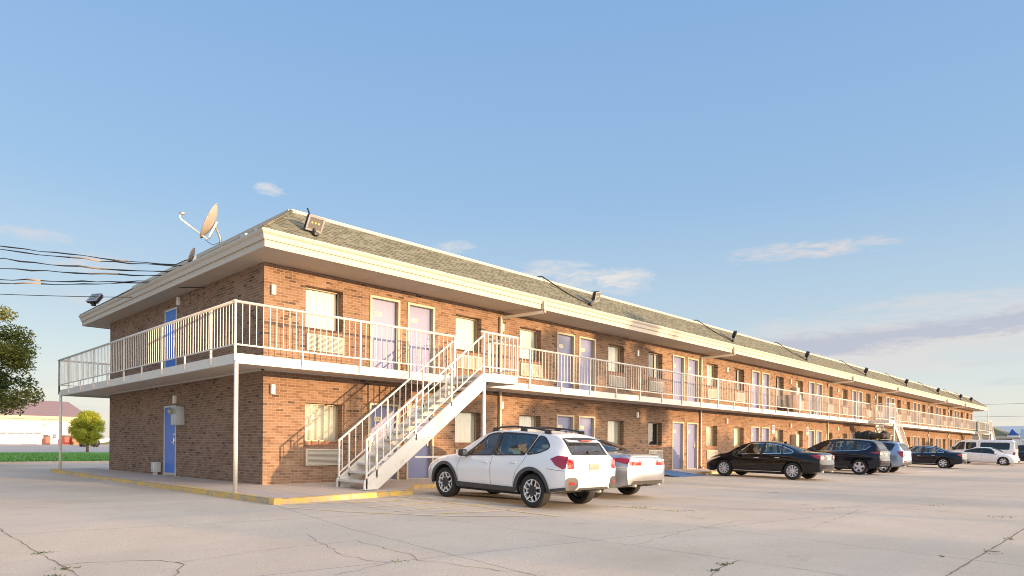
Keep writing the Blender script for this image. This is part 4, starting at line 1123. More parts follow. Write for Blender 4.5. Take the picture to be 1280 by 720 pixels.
    bl = MB(); bl.rbox(car.roof(.30,0).x-.055, car.roof(.30,0).x+.02, -.17, .17, car.roof(.30,0).z+.05, car.roof(.30,0).z+.078, .008); bl.build('brake_light', M['redlamp'], root)
    wp = MB(); wp.beam(car.roof(.17,.05)+Vector((-.02,0,.02)), car.roof(.215,-.42)+Vector((-.025,0,.02)), .016, .012); wp.rbox(car.roof(.16,.05).x-.04, car.roof(.16,.05).x+.02, .0, .09, car.roof(.16,0).z-.0, car.roof(.16,0).z+.04, .01); wp.build('wiper', M['plastic'], root)
    an = MB(); c = car.roof(.78,0); an.tube([c, c+Vector((-.13,0,.17))], .005, 6); an.rbox(c.x-.03,c.x+.03,-.02,.02,c.z-.005,c.z+.02,.008); an.build('aerial', M['plastic'], root)
    ex = MB(); ex.tube([(.18-car.xm,-.42,.33),(.5-car.xm,-.42,.34)], .035, 12); ex.beam((.93-car.xm,-.7,.34),(.93-car.xm,.7,.34),.09,.09); ex.build('exhaust', M['galv'], root)
    wheels(car, root, 'xspoke', .225, .228); return root, car
h_, hc_ = build_hatch(); place(h_, 10.63, 8.98, 2.635)

# ---- saloons
def sedan_spec(L=4.85, H=1.46, rear=1.10, wb=2.78, r=.335, W=.905):
    k = H/1.46; xf = rear+wb; e = L-.10
    return dict(rear=rear, wb=wb, r=r, ra=r+.05, clear=.2, x0=.11, x1=e, cabin=(1.2, xf-.25), seats=(1.75, 2.75), seat_h=-.03,
    zbot=[(.11,.36),(.5,.27),(1,.23),(xf-.3,.21),(e-.3,.21),(e,.25)],
    belt=[(.11,.93),(.6,1.0),(1.3,.985),(2.3,.945),(xf-.65,.905),(xf-.1,.85),(e-.35,.75),(e,.62)],
    top=[(.11,.985),(.2,1.05),(.55,1.075),(.85,1.10),(1.2,1.225*k),(1.6,1.365*k),(1.95,1.435*k),(2.4,1.46*k),(2.75,1.445*k),(3.05,1.375*k),(3.45,1.20*k),(xf-.12,1.02),(xf+.1,.965),(xf+.45,.88),(e-.12,.76),(e,.66)],
    w=[(.11,.78),(.4,.87),(1.1,W),(xf-.3,W),(xf+.3,.88),(e-.2,.80),(e,.66)],
    wbelt=[(.11,.70),(.4,.79),(1.2,.83),(xf-.5,.825),(xf+.2,.79),(e-.2,.66),(e,.52)],
    wr=[(.11,.62),(.4,.68),(.85,.66),(1.3,.595),(1.8,.565),(2.4,.575),(3.0,.60),(3.4,.655),(xf-.1,.72),(xf+.3,.69),(e-.15,.56),(e,.46)],
    crown=[(.11,.03),(1.5,.05),(2.4,.055),(3.4,.05),(e,.03)],
    bulge_r=[(.36,.04),(.55,.11),(.66,.11),(.74,.055),(.95,.045),(.985,0)], bulge_f=[(.25,.03),(.45,.10),(.58,.09),(.66,0)])
def build_sedan(label, pm, glass, style, spec, chrome=True, sp=.07, lampkind=0, plate='lplate', lower=None):
    car = Car(spec, sp); root = empty('parked_car', (0,0,0), (0,0,0), label, 'car'); S = spec; xf = S['rear']+S['wb']; xr = S['rear']
    wins = [rounded(car.window((3.33,2.36),(2.86,2.30), .02, .05), .02, 2)]
    wins.append(rounded(car.window((2.28,1.52),(2.24,1.60), .02, .05), .02, 2))
    wins.append(rounded([(1.47,car.belt(1.47)+.02),(1.10,car.belt(1.1)+.035),(1.16,1.10),(1.56,car.zr(1.56)-.05)], .04, 3))
    rw = car.topwin(.93,1.62,.90,.90,8,-.05); ws = car.topwin(2.90,xf-.2,.92,.92,8,.06)
    car.body(root, pm, wins, [rw, ws]); car.cabin(root); car.glazing(root, wins, [('rear_window', rw), ('windscreen', ws)], glass, .02, M['chrome'] if chrome else M['plastic'])
    for wch in ('L','R'):
        m_ = MB(); car.patch(m_, wch, [(2.385,car.belt(2.38)+.012),(2.255,car.belt(2.26)+.012),(2.215,car.zr(2.21)-.045),(2.325,car.zr(2.32)-.045)], .0055, sp=.06)
        m_.build('pillar_trim', M['plastic'], root); m_ = MB()
        car.patch(m_, wch, [(1.535,car.belt(1.53)+.012),(1.455,car.belt(1.46)+.012),(1.545,car.zr(1.55)-.045),(1.62,car.zr(1.62)-.045)], .0055, sp=.06); m_.build('pillar_trim', M['plastic'], root)
        if chrome:
            m_ = MB(); car.band(m_, wch, [(xr+.42,.29),(xf-.42,.28)], .022, .008); m_.build('sill_trim', M['chrome'], root)
    for wch, sg in (('L',1),('R',-1)):
        if lampkind == 0:
            side = [(.46,.955),(.2,.985),(.112,.96),(.112,.80),(.2,.83)]; red = [(.72,.955),(.47,.945),(.41,.80),(.72,.79)]; clr = [(.72,.90),(.50,.895),(.475,.855),(.72,.85)]
        elif lampkind == 1:
            side = [(.62,.94),(.3,.975),(.112,.95),(.112,.83),(.3,.86)]; red = [(.72,.945),(.36,.92),(.30,.85),(.33,.80),(.72,.80)]; clr = [(.72,.94),(.42,.925),(.40,.885),(.72,.895)]
        else:
            side = [(.40,.93),(.2,.96),(.112,.94),(.112,.76),(.25,.82)]; red = [(.72,.94),(.52,.93),(.46,.82),(.5,.76),(.72,.75)]; clr = [(.60,.86),(.49,.85),(.48,.80),(.60,.80)]
        lamp(car, root, 'tail_lamp', [(wch, side, 0, .006), ('B', [(sg*a,b) for a,b in red], 0, .007), ('B', [(sg*a,b) for a,b in clr], 1, .010)], [M['redlamp'], M['clearlamp']])
        e = S['x1']
        hl = [(e-.01,.645),(e-.2,.70),(xf+.25,.80),(xf+.18,.79),(xf+.45,.68),(e-.08,.56)]
        lamp(car, root, 'headlight', [(wch, hl, 0, .006), ('F', [(sg*.44,.62),(sg*.30,.61),(sg*.28,.545),(sg*.48,.55)], 0, .006)], [M['clearlamp']])
    g = MB(); car.patch(g, 'F', [(-.28,.50),(.28,.50),(.27,.61),(-.27,.61)], .006); car.patch(g, 'F', [(-.48,.27),(.48,.27),(.42,.42),(-.42,.42)], .006); g.build('grille', M['plastic'], root)
    if chrome:
        ch = MB(); car.patch(ch, 'B', [(-.36,.925),(.36,.925),(.36,.945),(-.36,.945)], .014); ch.build('boot_trim', M['chrome'], root)
    p0 = car.rear(0,.84); lp = MB(); lp.rbox(p0.x-.014, p0.x+.002, -.155, .155, .78, .90, .004); lp.build('number_plate', M[plate], root)
    lw = MB(); car.patch(lw, 'B', [(-.66,.362),(.66,.362),(.6,.45),(-.6,.45)], .006); lw.build('bumper_valance', lower or M['clad'], root)
    ex = MB()
    for sg in (1,-1): ex.tube([(.06-car.xm,sg*.5,.335),(.4-car.xm,sg*.5,.34)], .032, 10)
    ex.beam((xr-car.xm,-.7,r_:=S['r']),(xr-car.xm,.7,S['r']),.08,.08); ex.build('exhaust', M['galv'], root)
    seams(car, root, [[(2.32,car.belt(2.32)),(2.34,.6),(2.31,.30)], [(3.40,car.belt(3.4)),(3.46,.65),(3.42,.30)], [(1.36,car.belt(1.36)),(1.46,.75),(1.52,.5),(1.53,.30)], [(.14,.73),(.4,.72),(.72,.70)]],
          [[(-.74,.735),(-.5,.725),(.5,.725),(.74,.735)]], [[(.60,-.66),(.62,-.3),(.62,.3),(.60,.66)], [(xf-.07,-.66),(xf-.02,0),(xf-.07,.66)]])
    handles(car, root, [(2.50,.80),(1.68,.825)], M['chrome'] if chrome else pm); mirrors(car, root, 3.22, pm, .99, .95)
    an = MB(); c = car.roof(1.72, 0); an.rbox(c.x-.07, c.x+.05, -.02, .02, c.z-.01, c.z+.05, .015); an.build('aerial', pm, root)
    wheels(car, root, style, .215, S['r']*.66); return root, car
Gd = get_carglass('green tinted glass', (.60,.74,.74), .85, .10); Gk = get_carglass('dark limousine glass', (.25,.27,.30), .06, .04)
P_silver = paint('silver car paint', (.50,.52,.55), .75, .3); P_black = paint('black car paint', (.004,.004,.005), 0, .3); P_blue = paint('midnight car paint', (.004,.007,.018), 0, .3)
P_white = paint('bright white car paint', (.80,.81,.83)); P_ice = paint('ice blue car paint', (.34,.45,.60), .6, .3)
s1 = sedan_spec(4.86, 1.465, 1.13, 2.775); 
c1, k1 = build_sedan('silver saloon car parked close beside the white crossover hatchback', P_silver, Gd, 'multi', s1, False, .06, 1); place(c1, 13.46, 9.72, 2.775)
# boot spoiler of the silver car
m_ = MB(); m_.add([k1.roof(.17,-.60)+Vector((-.03,0,.035)), k1.roof(.17,.60)+Vector((-.03,0,.035)), k1.roof(.40,.62)+Vector((0,0,.01)), k1.roof(.40,-.62)+Vector((0,0,.01)), k1.roof(.16,-.60), k1.roof(.16,.60)], [(0,3,2,1),(0,1,5,4),(1,2,5),(0,4,3)]); m_.build('boot_spoiler', P_silver, c1)
s2 = sedan_spec(4.83, 1.47, 1.08, 2.775, .335)
c2, _ = build_sedan('black saloon car with bright multi spoke wheels nearest the blue kerb ramp', P_black, Gd, 'multi', s2, True, .07, 0); place(c2, 26.6, 10.17, 2.775)
s3 = sedan_spec(4.90, 1.45, 1.12, 2.78, .34)
c3, _ = build_sedan('dark blue saloon car with seven spoke wheels beyond the ice blue estate', P_blue, Gd, 'seven', s3, True, .09, 2); place(c3, 51.1, 10.25, 2.78)
s4 = sedan_spec(4.72, 1.44, 1.05, 2.70, .335)
c4_, _ = build_sedan('white saloon car with blacked out windows facing out from the building', P_white, Gk, 'star', s4, False, .09, 2); place(c4_, 66.6, 12.0, 2.70, -1)

# ---- tall estates
def suv_spec(L=4.55, H=1.70, rear=.95, wb=2.69, r=.36, W=.915, dz=0.0):
    k = H/1.70; xf = rear+wb; e = L-.10
    return dict(rear=rear, wb=wb, r=r, ra=r+.055, clear=.25, x0=.10, x1=e, cabin=(.6, xf-.1), seats=(1.45, 2.35), seat_h=.2,
    zbot=[(.1,.42),(.5,.34),(1,.30),(xf-.3,.29),(e-.3,.29),(e,.34)],
    belt=[(.1,1.10+dz),(.6,1.13+dz),(1.2,1.10+dz),(2.2,1.06+dz),(xf-.5,1.03),(xf,.97),(e-.3,.87),(e,.74)],
    top=[(.1,1.14+dz),(.16,1.21+dz),(.33,1.50*k),(.45,1.60*k),(.7,1.645*k),(1.3,1.69*k),(1.9,1.70*k),(2.3,1.675*k),(2.6,1.60*k),(3.0,1.41*k),(3.35,1.20),(xf-.12,1.12),(xf+.1,1.08),(xf+.45,1.0),(e-.12,.88),(e,.78)],
    w=[(.1,.81),(.4,.885),(1,W),(xf-.2,W),(xf+.35,.89),(e-.2,.82),(e,.70)],
    wbelt=[(.1,.74),(.4,.82),(1.2,.845),(xf-.4,.84),(xf+.2,.81),(e-.2,.70),(e,.56)],
    wr=[(.1,.68),(.25,.65),(.45,.61),(1.0,.61),(1.9,.625),(2.5,.635),(3.0,.68),(3.4,.735),(xf+.2,.72),(e-.15,.60),(e,.5)],
    crown=[(.1,.03),(.5,.05),(1.9,.055),(3.0,.05),(e,.03)],
    bulge_r=[(.42,.04),(.6,.10),(.74,.10),(.84,.05),(1.0,.045),(1.14+dz,0)], bulge_f=[(.34,.03),(.55,.10),(.68,.09),(.78,0)])
def build_suv(label, pm, glass, style, spec, lampkind, rails=True):
    car = Car(spec, .08); root = empty('parked_car', (0,0,0), (0,0,0), label, 'car'); S = spec; xf = S['rear']+S['wb']; xr = S['rear']
    wins = [rounded(car.window((3.06,2.16),(2.55,2.10), .02, .06), .02, 2), rounded(car.window((2.08,1.27),(2.04,1.22), .02, .06), .02, 2)]
    wins.append(rounded([(1.18,car.belt(1.18)+.02),(.62,car.belt(.62)+(.10 if lampkind == 0 else .02)),(.52,car.zr(.52)-.16 if lampkind == 0 else car.zr(.52)-.10),(.58,car.zr(.58)-.07),(1.14,car.zr(1.14)-.06)], .06, 3))
    rw = car.topwin(.135,.36,.88,.93,8,-.02); ws = car.topwin(2.65,xf-.25,.93,.93,8,.05)
    car.body(root, pm, wins, [rw, ws]); car.cabin(root); car.glazing(root, wins, [('rear_window', rw), ('windscreen', ws)], glass, .02)
    for wch in ('L','R'):
        m_ = MB(); car.patch(m_, wch, [(2.185,car.belt(2.18)+.012),(2.055,car.belt(2.05)+.012),(2.015,car.zr(2.01)-.05),(2.125,car.zr(2.12)-.05)], .0055)
        m_.build('pillar_trim', M['plastic'], root); m_ = MB()
        car.patch(m_, wch, [(1.29,car.belt(1.28)+.012),(1.165,car.belt(1.16)+.012),(1.12,car.zr(1.12)-.05),(1.24,car.zr(1.24)-.05)], .0055); m_.build('pillar_trim', M['plastic'], root)
        m_ = MB(); car.patch(m_, wch, [(xr+.46,.305),(xf-.46,.305),(xf-.47,.40),(xr+.47,.40)], .010); m_.build('cladding', M['clad'], root)
        if lampkind == 0:
            m_ = MB(); car.band(m_, wch, [(3.0,car.belt(3.0)+.008),(2.0,car.belt(2.0)+.008),(1.2,car.belt(1.2)+.008),(.70,car.belt(.7)+.05),(.5,car.zr(.5)-.20)], .022, .008); m_.build('window_chrome', M['chrome'], root)
    for wch, sg in (('L',1),('R',-1)):
        if lampkind == 0: side = [(.52,1.05),(.3,1.09),(.102,1.08),(.102,.97),(.3,1.0)]; red = [(.80,1.085),(.48,1.06),(.42,.99),(.46,.95),(.80,.95)]
        else: side = [(.38,1.10),(.102,1.11),(.102,.80),(.22,.86)]; red = [(.80,1.09),(.60,1.08),(.56,.98),(.6,.82),(.80,.80)]
        clr = [(.80,1.03),(.58,1.02),(.57,.985),(.80,.985)]
        lamp(car, root, 'tail_lamp', [(wch, side, 0, .006), ('B', [(sg*a,b) for a,b in red], 0, .007), ('B', [(sg*a,b) for a,b in clr], 1, .009)], [M['redlamp'], M['clearlamp']])
        e = S['x1']; hl = [(e-.01,.76),(e-.2,.83),(xf+.25,.93),(xf+.16,.92),(xf+.45,.80),(e-.08,.68)]
        lamp(car, root, 'headlight', [(wch, hl, 0, .006), ('F', [(sg*.48,.74),(sg*.34,.73),(sg*.32,.66),(sg*.52,.67)], 0, .006)], [M['clearlamp']])
    g = MB(); car.patch(g, 'F', [(-.32,.56),(.32,.56),(.31,.73),(-.31,.73)], .006); g.build('grille', M['plastic'], root)
    bc = MB(); car.patch(bc, 'B', [(-.78,.422),(.78,.422),(.72,.56),(-.72,.56)], .010); bo = bc.build('bumper_cladding', M['clad'], root)
    for sg in (1,-1): lamp(car, bo, 'reflector', [('B', [(sg*.50,.58),(sg*.70,.58),(sg*.70,.63),(sg*.50,.63)], 0, .014)], [M['redlamp']])
    p0 = car.rear(0,.93); lp = MB(); lp.rbox(p0.x-.014, p0.x+.002, -.155, .155, .86, .98, .004); lp.build('number_plate', M['lplate'], root)
    ch = MB(); car.patch(ch, 'B', [(-.34,1.01),(.34,1.01),(.34,1.035),(-.34,1.035)], .014); ch.build('tailgate_trim', M['chrome'] if lampkind == 0 else pm, root)
    seams(car, root, [[(2.12,car.belt(2.12)),(2.14,.7),(2.11,.40)], [(3.12,car.belt(3.12)),(3.2,.75),(3.16,.40)], [(1.2,car.belt(1.2)),(1.3,.85),(1.42,.6),(1.44,.40)]], [[(-.76,.80),(-.5,.79),(.5,.79),(.76,.80)]], [[(xf-.07,-.66),(xf-.02,0),(xf-.07,.66)]])
    handles(car, root, [(2.32,.93),(1.5,.955)], pm); mirrors(car, root, 2.98, pm, 1.13, 1.1)
    if rails:
        for sg in (1,-1):
            rl = MB(); rl.tube([car.roof(x, sg*car.wr(x)*.92)+Vector((0,0,h)) for x, h in ((.62,.0),(.75,.05),(1.3,.06),(2.0,.055),(2.3,.0))], .018, 8); rl.build('roof_rail', M['plastic'] if lampkind else M['chrome'], root)
    ex = MB(); ex.beam((xr-car.xm,-.7,S['r']),(xr-car.xm,.7,S['r']),.09,.09); ex.tube([(.05-car.xm,.4,.36),(.4-car.xm,.4,.37)], .035, 10); ex.build('exhaust', M['galv'], root)
    wheels(car, root, style, .235, S['r']*.66); return root, car
u1 = suv_spec(4.55, 1.69)
d1, dk1 = build_suv('dark blue black sport utility car with red bumper reflectors between two other cars', P_blue, Gd, 'five', u1, 0, False); place(d1, 34.45, 10.2, 2.69)
u2 = suv_spec(4.56, 1.66, .98, 2.615, .345, .89)
d2, dk2 = build_suv('ice blue estate car carrying dark luggage on its roof', P_ice, Gk, 'five', u2, 1, True); place(d2, 38.3, 10.25, 2.615)
# the luggage lashed to its roof
root = empty('roof_luggage', d2.location + Vector((0, -.55, 1.74)), (0,0,0), 'heap of dark bags under netting on the ice blue car roof', 'luggage')
def blob(name, c, s, m, parent, seed):
    bm = bmesh.new(); bmesh.ops.create_icosphere(bm, subdivisions=3, radius=1); rg = random.Random(seed); ph = [rg.uniform(0,6) for _ in range(6)]
    for v in bm.verts:
        k = 1 + .10*math.sin(v.co.x*5+ph[0]) + .08*math.sin(v.co.y*7+ph[1]) + .07*math.sin(v.co.z*6+v.co.x*4+ph[2])
        co = v.co*k; co = Vector([math.copysign(abs(q)**.75, q) for q in co]); v.co = Vector((c[0]+co.x*s[0], c[1]+co.y*s[1], c[2]+max(co.z, -.75)*s[2]))
    mb = MB(); mb.frombm(bm, 0, True); return mb.build(name, m, parent)
bagm = mat('dark bag cloth', (.022,.03,.032), .8, var=.4, vscale=14, bump=.5); bagm2 = mat('brown bag cloth', (.07,.05,.035), .85, var=.4, vscale=12, bump=.5)
for i, (x, y, sx_, sy_, sz_) in enumerate([(-.28,-.4,.30,.42,.16),(.26,-.35,.32,.45,.18),(-.2,.35,.36,.42,.20),(.3,.45,.28,.4,.13),(.0,.0,.30,.4,.17),(-.45,.1,.18,.2,.24),(.42,.1,.16,.22,.22),(-.1,-.62,.3,.18,.24),(.15,.2,.2,.2,.27),(-.3,.55,.2,.16,.25)]):
    blob('bag', (x,y,.12), (sx_,sy_,sz_), bagm2 if i == 0 else bagm, root, i)
st = MB()
for k in range(5):
    y = -.7+k*.35; st.tube([(-.62,y,-.02),(-.5,y,.2),(-.2,y,.33),(.2,y,.34),(.5,y,.2),(.62,y,-.02)], .012, 6)
st.build('lashing_strap', M['plastic'], root)
# ---- white passenger van
VN = dict(rear=1.15, wb=3.5, r=.37, ra=.43, clear=.28, x0=.10, x1=5.6, cabin=(.6,4.6), seats=(1.6,2.6,3.7), seat_h=.3,
    zbot=[(.1,.45),(.6,.38),(4.5,.36),(5.6,.40)], belt=[(.1,1.22),(3.2,1.22),(4.6,1.16),(5.2,1.06),(5.6,.9)],
    top=[(.1,1.30),(.13,1.6),(.2,1.95),(.35,2.06),(.8,2.10),(3.4,2.10),(3.9,2.05),(4.3,1.84),(4.75,1.40),(4.9,1.28),(5.2,1.18),(5.5,1.05),(5.6,.95)],
    w=[(.1,.90),(.4,.98),(1,1.0),(4.6,1.0),(5.2,.95),(5.6,.78)], wbelt=[(.1,.88),(.4,.95),(4.4,.95),(5.1,.88),(5.6,.65)], wr=[(.1,.86),(.2,.83),(.4,.80),(3.5,.80),(4.2,.80),(4.8,.84),(5.2,.80),(5.6,.6)],
    crown=[(.1,.03),(.6,.08),(3.5,.08),(4.8,.05),(5.6,.03)], bulge_r=[(.45,.05),(.6,.10),(.72,.10),(.8,.03),(1.3,0)], bulge_f=[(.4,.04),(.6,.1),(.8,.08),(.95,0)])
def build_van():
    car = Car(VN, .1); root = empty('parked_van', (0,0,0), (0,0,0), 'white passenger van with long dark side glass behind the white saloon', 'van'); G = Gk
    wins = [rounded(car.window((4.55,3.72),(4.05,3.68), .03, .13), .03, 2), rounded(car.window((3.55,2.85),(3.55,2.85), .06, .2), .06, 3), rounded(car.window((2.5,.5),(2.5,.5), .06, .2), .08, 3)]
    rw = car.topwin(.115,.19,.86,.88,6,0); ws = car.topwin(4.05,4.82,.93,.93,8,.04)
    car.body(root, P_white, wins, [rw, ws]); car.cabin(root); car.glazing(root, wins, [('rear_window', rw), ('windscreen', ws)], G, .03)
    for wch, sg in (('L',1),('R',-1)):
        lamp(car, root, 'tail_lamp', [(wch, [(.24,1.05),(.102,1.05),(.102,.75),(.24,.75)], 0, .008), ('B', [(sg*.86,1.05),(sg*.70,1.05),(sg*.70,.75),(sg*.86,.75)], 0, .008)], [M['redlamp']])
        lamp(car, root, 'headlight', [(wch, [(5.58,.92),(5.25,.98),(5.2,.8),(5.56,.75)], 0, .008)], [M['clearlamp']])
    bp = MB(); car.patch(bp, 'B', [(-.9,.455),(.9,.455),(.88,.62),(-.88,.62)], .02); bp.build('bumper', M['chrome'], root)
    lp = MB(); p0 = car.rear(0,.85); lp.rbox(p0.x-.015, p0.x, -.155, .155, .78, .90, .004); lp.build('number_plate', M['lplate'], root)
    seams(car, root, [[(3.62,.42),(3.62,1.9)],[(2.68,.42),(2.68,1.9)],[(4.62,.42),(4.62,1.15)]], [[(0,.65),(0,1.25)]]); handles(car, root, [(3.8,1.05),(2.8,1.05)], M['plastic']); mirrors(car, root, 4.45, M['plastic'], 1.35, 1.3)
    wheels(car, root, 'five', .24, .22); return root
v_ = build_van(); place(v_, 70.6, 10.1, 3.5)
u3 = suv_spec(4.7, 1.75, .98, 2.75, .37)
d3, _ = build_suv('dark blue car at the right edge of the lot beyond the white van', P_blue, Gk, 'multi', u3, 0, True); place(d3, 77.5, 8.4, 2.75)
# ------------------------------------------------------------------ outside staircases
def staircase(label, mirror, top_x, zbase, first=False):
    """origin at the top front corner of the flight; the flight falls towards -x (mirror=1) or +x (mirror=-1)"""
    s = mirror; root = empty('outside_staircase', (top_x, 12.89, 0), (0,0,0), label, 'staircase', 'outside staircases')
    W = 1.15; run = 3.62; NR = 15; rise = (ZF-zbase)/NR; go = run/(NR-1); LL = 1.31
    X = lambda d: -s*d                    # d = distance down the flight from the top
    bd = [M['stairpaint']]
    slope = math.atan2(ZF-zbase, run); hv = .34/math.cos(slope)
    for y in (0, W):
        m_ = MB(); t_ = .02 if y == 0 else -.02; ya, yb = (y-.02, y+.02)
        pr = [(X(-.02), ZF+.005), (X(run+.02), zbase+.23), (X(run+.30), zbase+.02), (X(run+.30-.36), zbase+.02), (X(-.02), ZF-hv+.0)]
        pr = [(X(0), ZF+.006), (X(run+.02), zbase+.20), (X(run+.03), zbase+.012), (X(run-.36), zbase+.012), (X(0), ZF-hv)]
        n = len(pr); m_.add([(a, ya, b) for a, b in pr]+[(a, yb, b) for a, b in pr], [tuple(range(n)), tuple(range(n, 2*n))[::-1]]+[(i, (i+1) % n, n+(i+1) % n, n+i) for i in range(n)])
        # channel flanges
        m_.beam((X(.02), y+.03*(1 if y == 0 else -1), ZF-.012), (X(run), y+.03*(1 if y == 0 else -1), zbase+.19), .05, .012); m_.beam((X(.0), y+.03*(1 if y == 0 else -1), ZF-hv+.012), (X(run-.36), y+.03*(1 if y == 0 else -1), zbase+.03), .05, .012)
        m_.box(min(X(run-.32), X(run+.06)), max(X(run-.32), X(run+.06)), y-.08, y+.08, zbase, zbase+.012)
        m_.build('stringer', bd, root, merge=.0005)
    for k in range(1, NR):
        z = zbase + rise*k; d = run - go*(k-1); m_ = MB(); d1_, d0_ = d-.005, d-.265
        m_.box(min(X(d0_), X(d1_)), max(X(d0_), X(d1_)), .022, W-.022, z-.05, z); m_.build('tread', bd, root)
    # landing
    a, b = sorted((X(0), X(-LL))); m_ = MB(); m_.box(a+.002, b-.002, .002, W-.03, 3.06, ZF)
    m_.box(a, b, -.02, .04, FZ0-.0, FZ1+.002); m_.box(a if s < 0 else b-.05, a+.05 if s < 0 else b, .041, W-.03, FZ0, FZ1+.001)
    m_.build('landing', bd, root)
    # legs under the landing
    for d, y in ((-.06, .0), (-LL+.06, .0)) if False else ((-.06, .02),):
        m_ = MB(); m_.tube([(X(d), y, gz(12.9)+.12), (X(d), y, FZ0)], .05, 12); m_.build('post', bd, root)
    # flight rails
    for y in (0, W):
        m_ = MB(); yy = y; r = .024
        p0, p1 = Vector((X(-.02), yy, ZR-.10)), Vector((X(run-.02), yy, zbase+1.10)); dz = (p0.z-p1.z)/(run)
        m_.beam(p0, p1, .04, .04); q0, q1 = p0-Vector((0,0,.78)), p1-Vector((0,0,.78)); m_.beam(q0, q1, .03, .03)
        rl = m_.build('hand_rail', bd, root)
        bl = MB(); n = int(run/.185)
        for k in range(1, n+1):
            d = k*.185
            if k % 6 == 0: continue
            tpt = p0.lerp(p1, d/run); bl.beam(tpt-Vector((0,0,.775)), tpt-Vector((0,0,.02)), .018, .018)
        bl.build('balusters', bd, rl)
        for d in [run-.02] + [k*.185 for k in range(6, n+1, 6)]:
            if d < run-.1 or d > run-.05:
                tpt = p0.lerp(p1, min(1, d/run)); m_ = MB(); zb_ = tpt.z-1.06 if d < run-.05 else zbase+.012
                m_.beam((tpt.x, yy, zb_), (tpt.x, yy, tpt.z-.01), .04, .04); m_.build('post', bd, rl)
    m_ = MB(); 
    # landing rails: front and far side, corner posts
    xa, xb = X(-.02), X(-LL+.03); zr = ZR
    m_.tube([(xa+s*.10*-1, -.0, zr-.03), (xb+s*.03, .0, zr-.03)], .032, 10); m_.beam((xa, 0, ZB), (xb, 0, ZB), .03, .03)
    m_.tube([(xb, -.03, zr-.032), (xb, W, zr-.032)], .03, 10); m_.beam((xb, 0, ZB), (xb, W, ZB), .03, .03)
    rl = m_.build('landing_rail', bd, root); bl = MB()
    for k in range(1, 8): x = xa+(xb-xa)*k/8; bl.beam((x, 0, ZB), (x, 0, zr-.05), .019, .019)
    for k in range(1, 7): y = W*k/7; bl.beam((xb, y, ZB), (xb, y, zr-.05), .019, .019)
    bl.build('balusters', bd, rl)
    for x, y in ((xa, 0), (xb, 0), (xa, W)):
        m_ = MB(); m_.beam((x, y, FZ0+.03), (x, y, zr-.055), .042, .042); m_.build('post', bd, rl)
    if first:   # guard bar below the flight, from stringer to landing post
        m_ = MB(); m_.beam((X(run-1.42), .03, .95), (X(-.06), .03, .95), .03, .045); m_.build('guard_bar', bd, root)
    return root
staircase('white steel staircase nearest the corner of the motel, rising behind the white hatchback', 1, 12.15, .225, True)
staircase('cream steel staircase falling behind the ice blue and dark saloon cars', -1, 49.6, .215)
staircase('farthest steel staircase at the end of the motel above the white van', -1, 84.2, .215)

# ------------------------------------------------------------------ things on the roof
def floodlight(name_lab, x, y, z, yaw, pitch, conduit=None, big=1.0, roll=0, armv=None):
    root = empty('flood_light', (x, y, z), (0,0,yaw), name_lab, 'flood light', 'flood lights along the roof')
    m_ = MB(); m_.rbox(-.06,.06,-.06,.06,-.03,.05,.01); m_.beam((0,0,.03),(0,.10,.20) if not armv else Vector(armv)*.8,.05,.05); 
    m_.build('bracket', M['floodbody'], root)
    h = empty('lamp_head', (0, .02, .26) if not armv else armv); h.parent = root; h.rotation_euler = (pitch, roll if not armv else R(-16), 0)
    b = MB(); w_, hh = .25*big, .20*big
    b.rbox(-w_, w_, -.02, .08, -hh, hh, .015); 
    for k in range(7): b.box(-w_*.8, w_*.8, .08, .14, -hh*.85+k*hh*.28, -hh*.85+k*hh*.28+.012)
    lmp = b.build('housing', M['floodbody'], h)
    f = MB(); f.box(-w_-.008, w_+.008, -.035, -.021, hh-.035, hh+.008); f.box(-w_-.008, w_+.008, -.035, -.021, -hh-.008, -hh+.035); f.box(-w_-.008, -w_+.035, -.0345, -.0215, -hh+.036, hh-.036); f.box(w_-.035, w_+.008, -.0345, -.0215, -hh+.036, hh-.036)
    f.build('bezel', M['galv'], h)
    g = MB(); g.quad((-w_+.03,-.024,-hh+.03),(w_-.03,-.024,-hh+.03),(w_-.03,-.024,hh-.03),(-w_+.03,-.024,hh-.03)); g.build('lens', M['floodglass'], h)
    for k in (-.09,0,.09):
        c = MB(); c.box(k-.02, k+.02, -.029, -.0245, -.0, .035); c.build('led_chip', M['led'], h)
    # heads are a level deep: keep the tree within thing > part > sub-part
    if conduit:
        iv = Matrix.Rotation(-yaw, 3, 'Z'); c = MB(); c.tube([iv @ Vector(p) for p in conduit], .02, 6); c.build('conduit', M['cable'], root)
    return root
labs = ['big square flood light with yellow diodes nearest the front corner of the roof', 'second flood light along the front roof, behind the first downpipe', 'third flood light along the front roof, above the second downpipe',
        'fourth flood light from the corner along the front roof, tilted on its arm', 'fifth flood light from the corner along the front roof', 'sixth flood light from the corner along the front roof',
        'seventh flood light from the corner along the front roof', 'eighth flood light from the corner along the front roof', 'last flood light at the far end of the front roof']
xsf = [8.08, 18.6, 29.3, 38.2, 48.5, 58.3, 68.4, 77.5, 82.4]
for i, x in enumerate(xsf):
    yaw = [R(4), R(12), R(20), R(24), R(24), R(24), R(24), R(24), R(24)][i]
    cond = [(.42,1.14,1.0),(.44,1.05,.82),(.05,.06,.08)] if i == 0 else [(-1.35,1.25,.93),(-1.28,1.1,.93),(-.6,.5,.36),(-.1,.03,.04)]
    floodlight(labs[i], x, Yf-1.04, 6.16, yaw, R(20) if i else R(30), cond, .84 if i == 0 else .84, 0, None if i == 0 else (.34,-.10,.34))
lf = floodlight('flood light standing alone on the far left end of the roof', 6.74, 27.3, 6.12, R(-65), R(-38), None, .95)

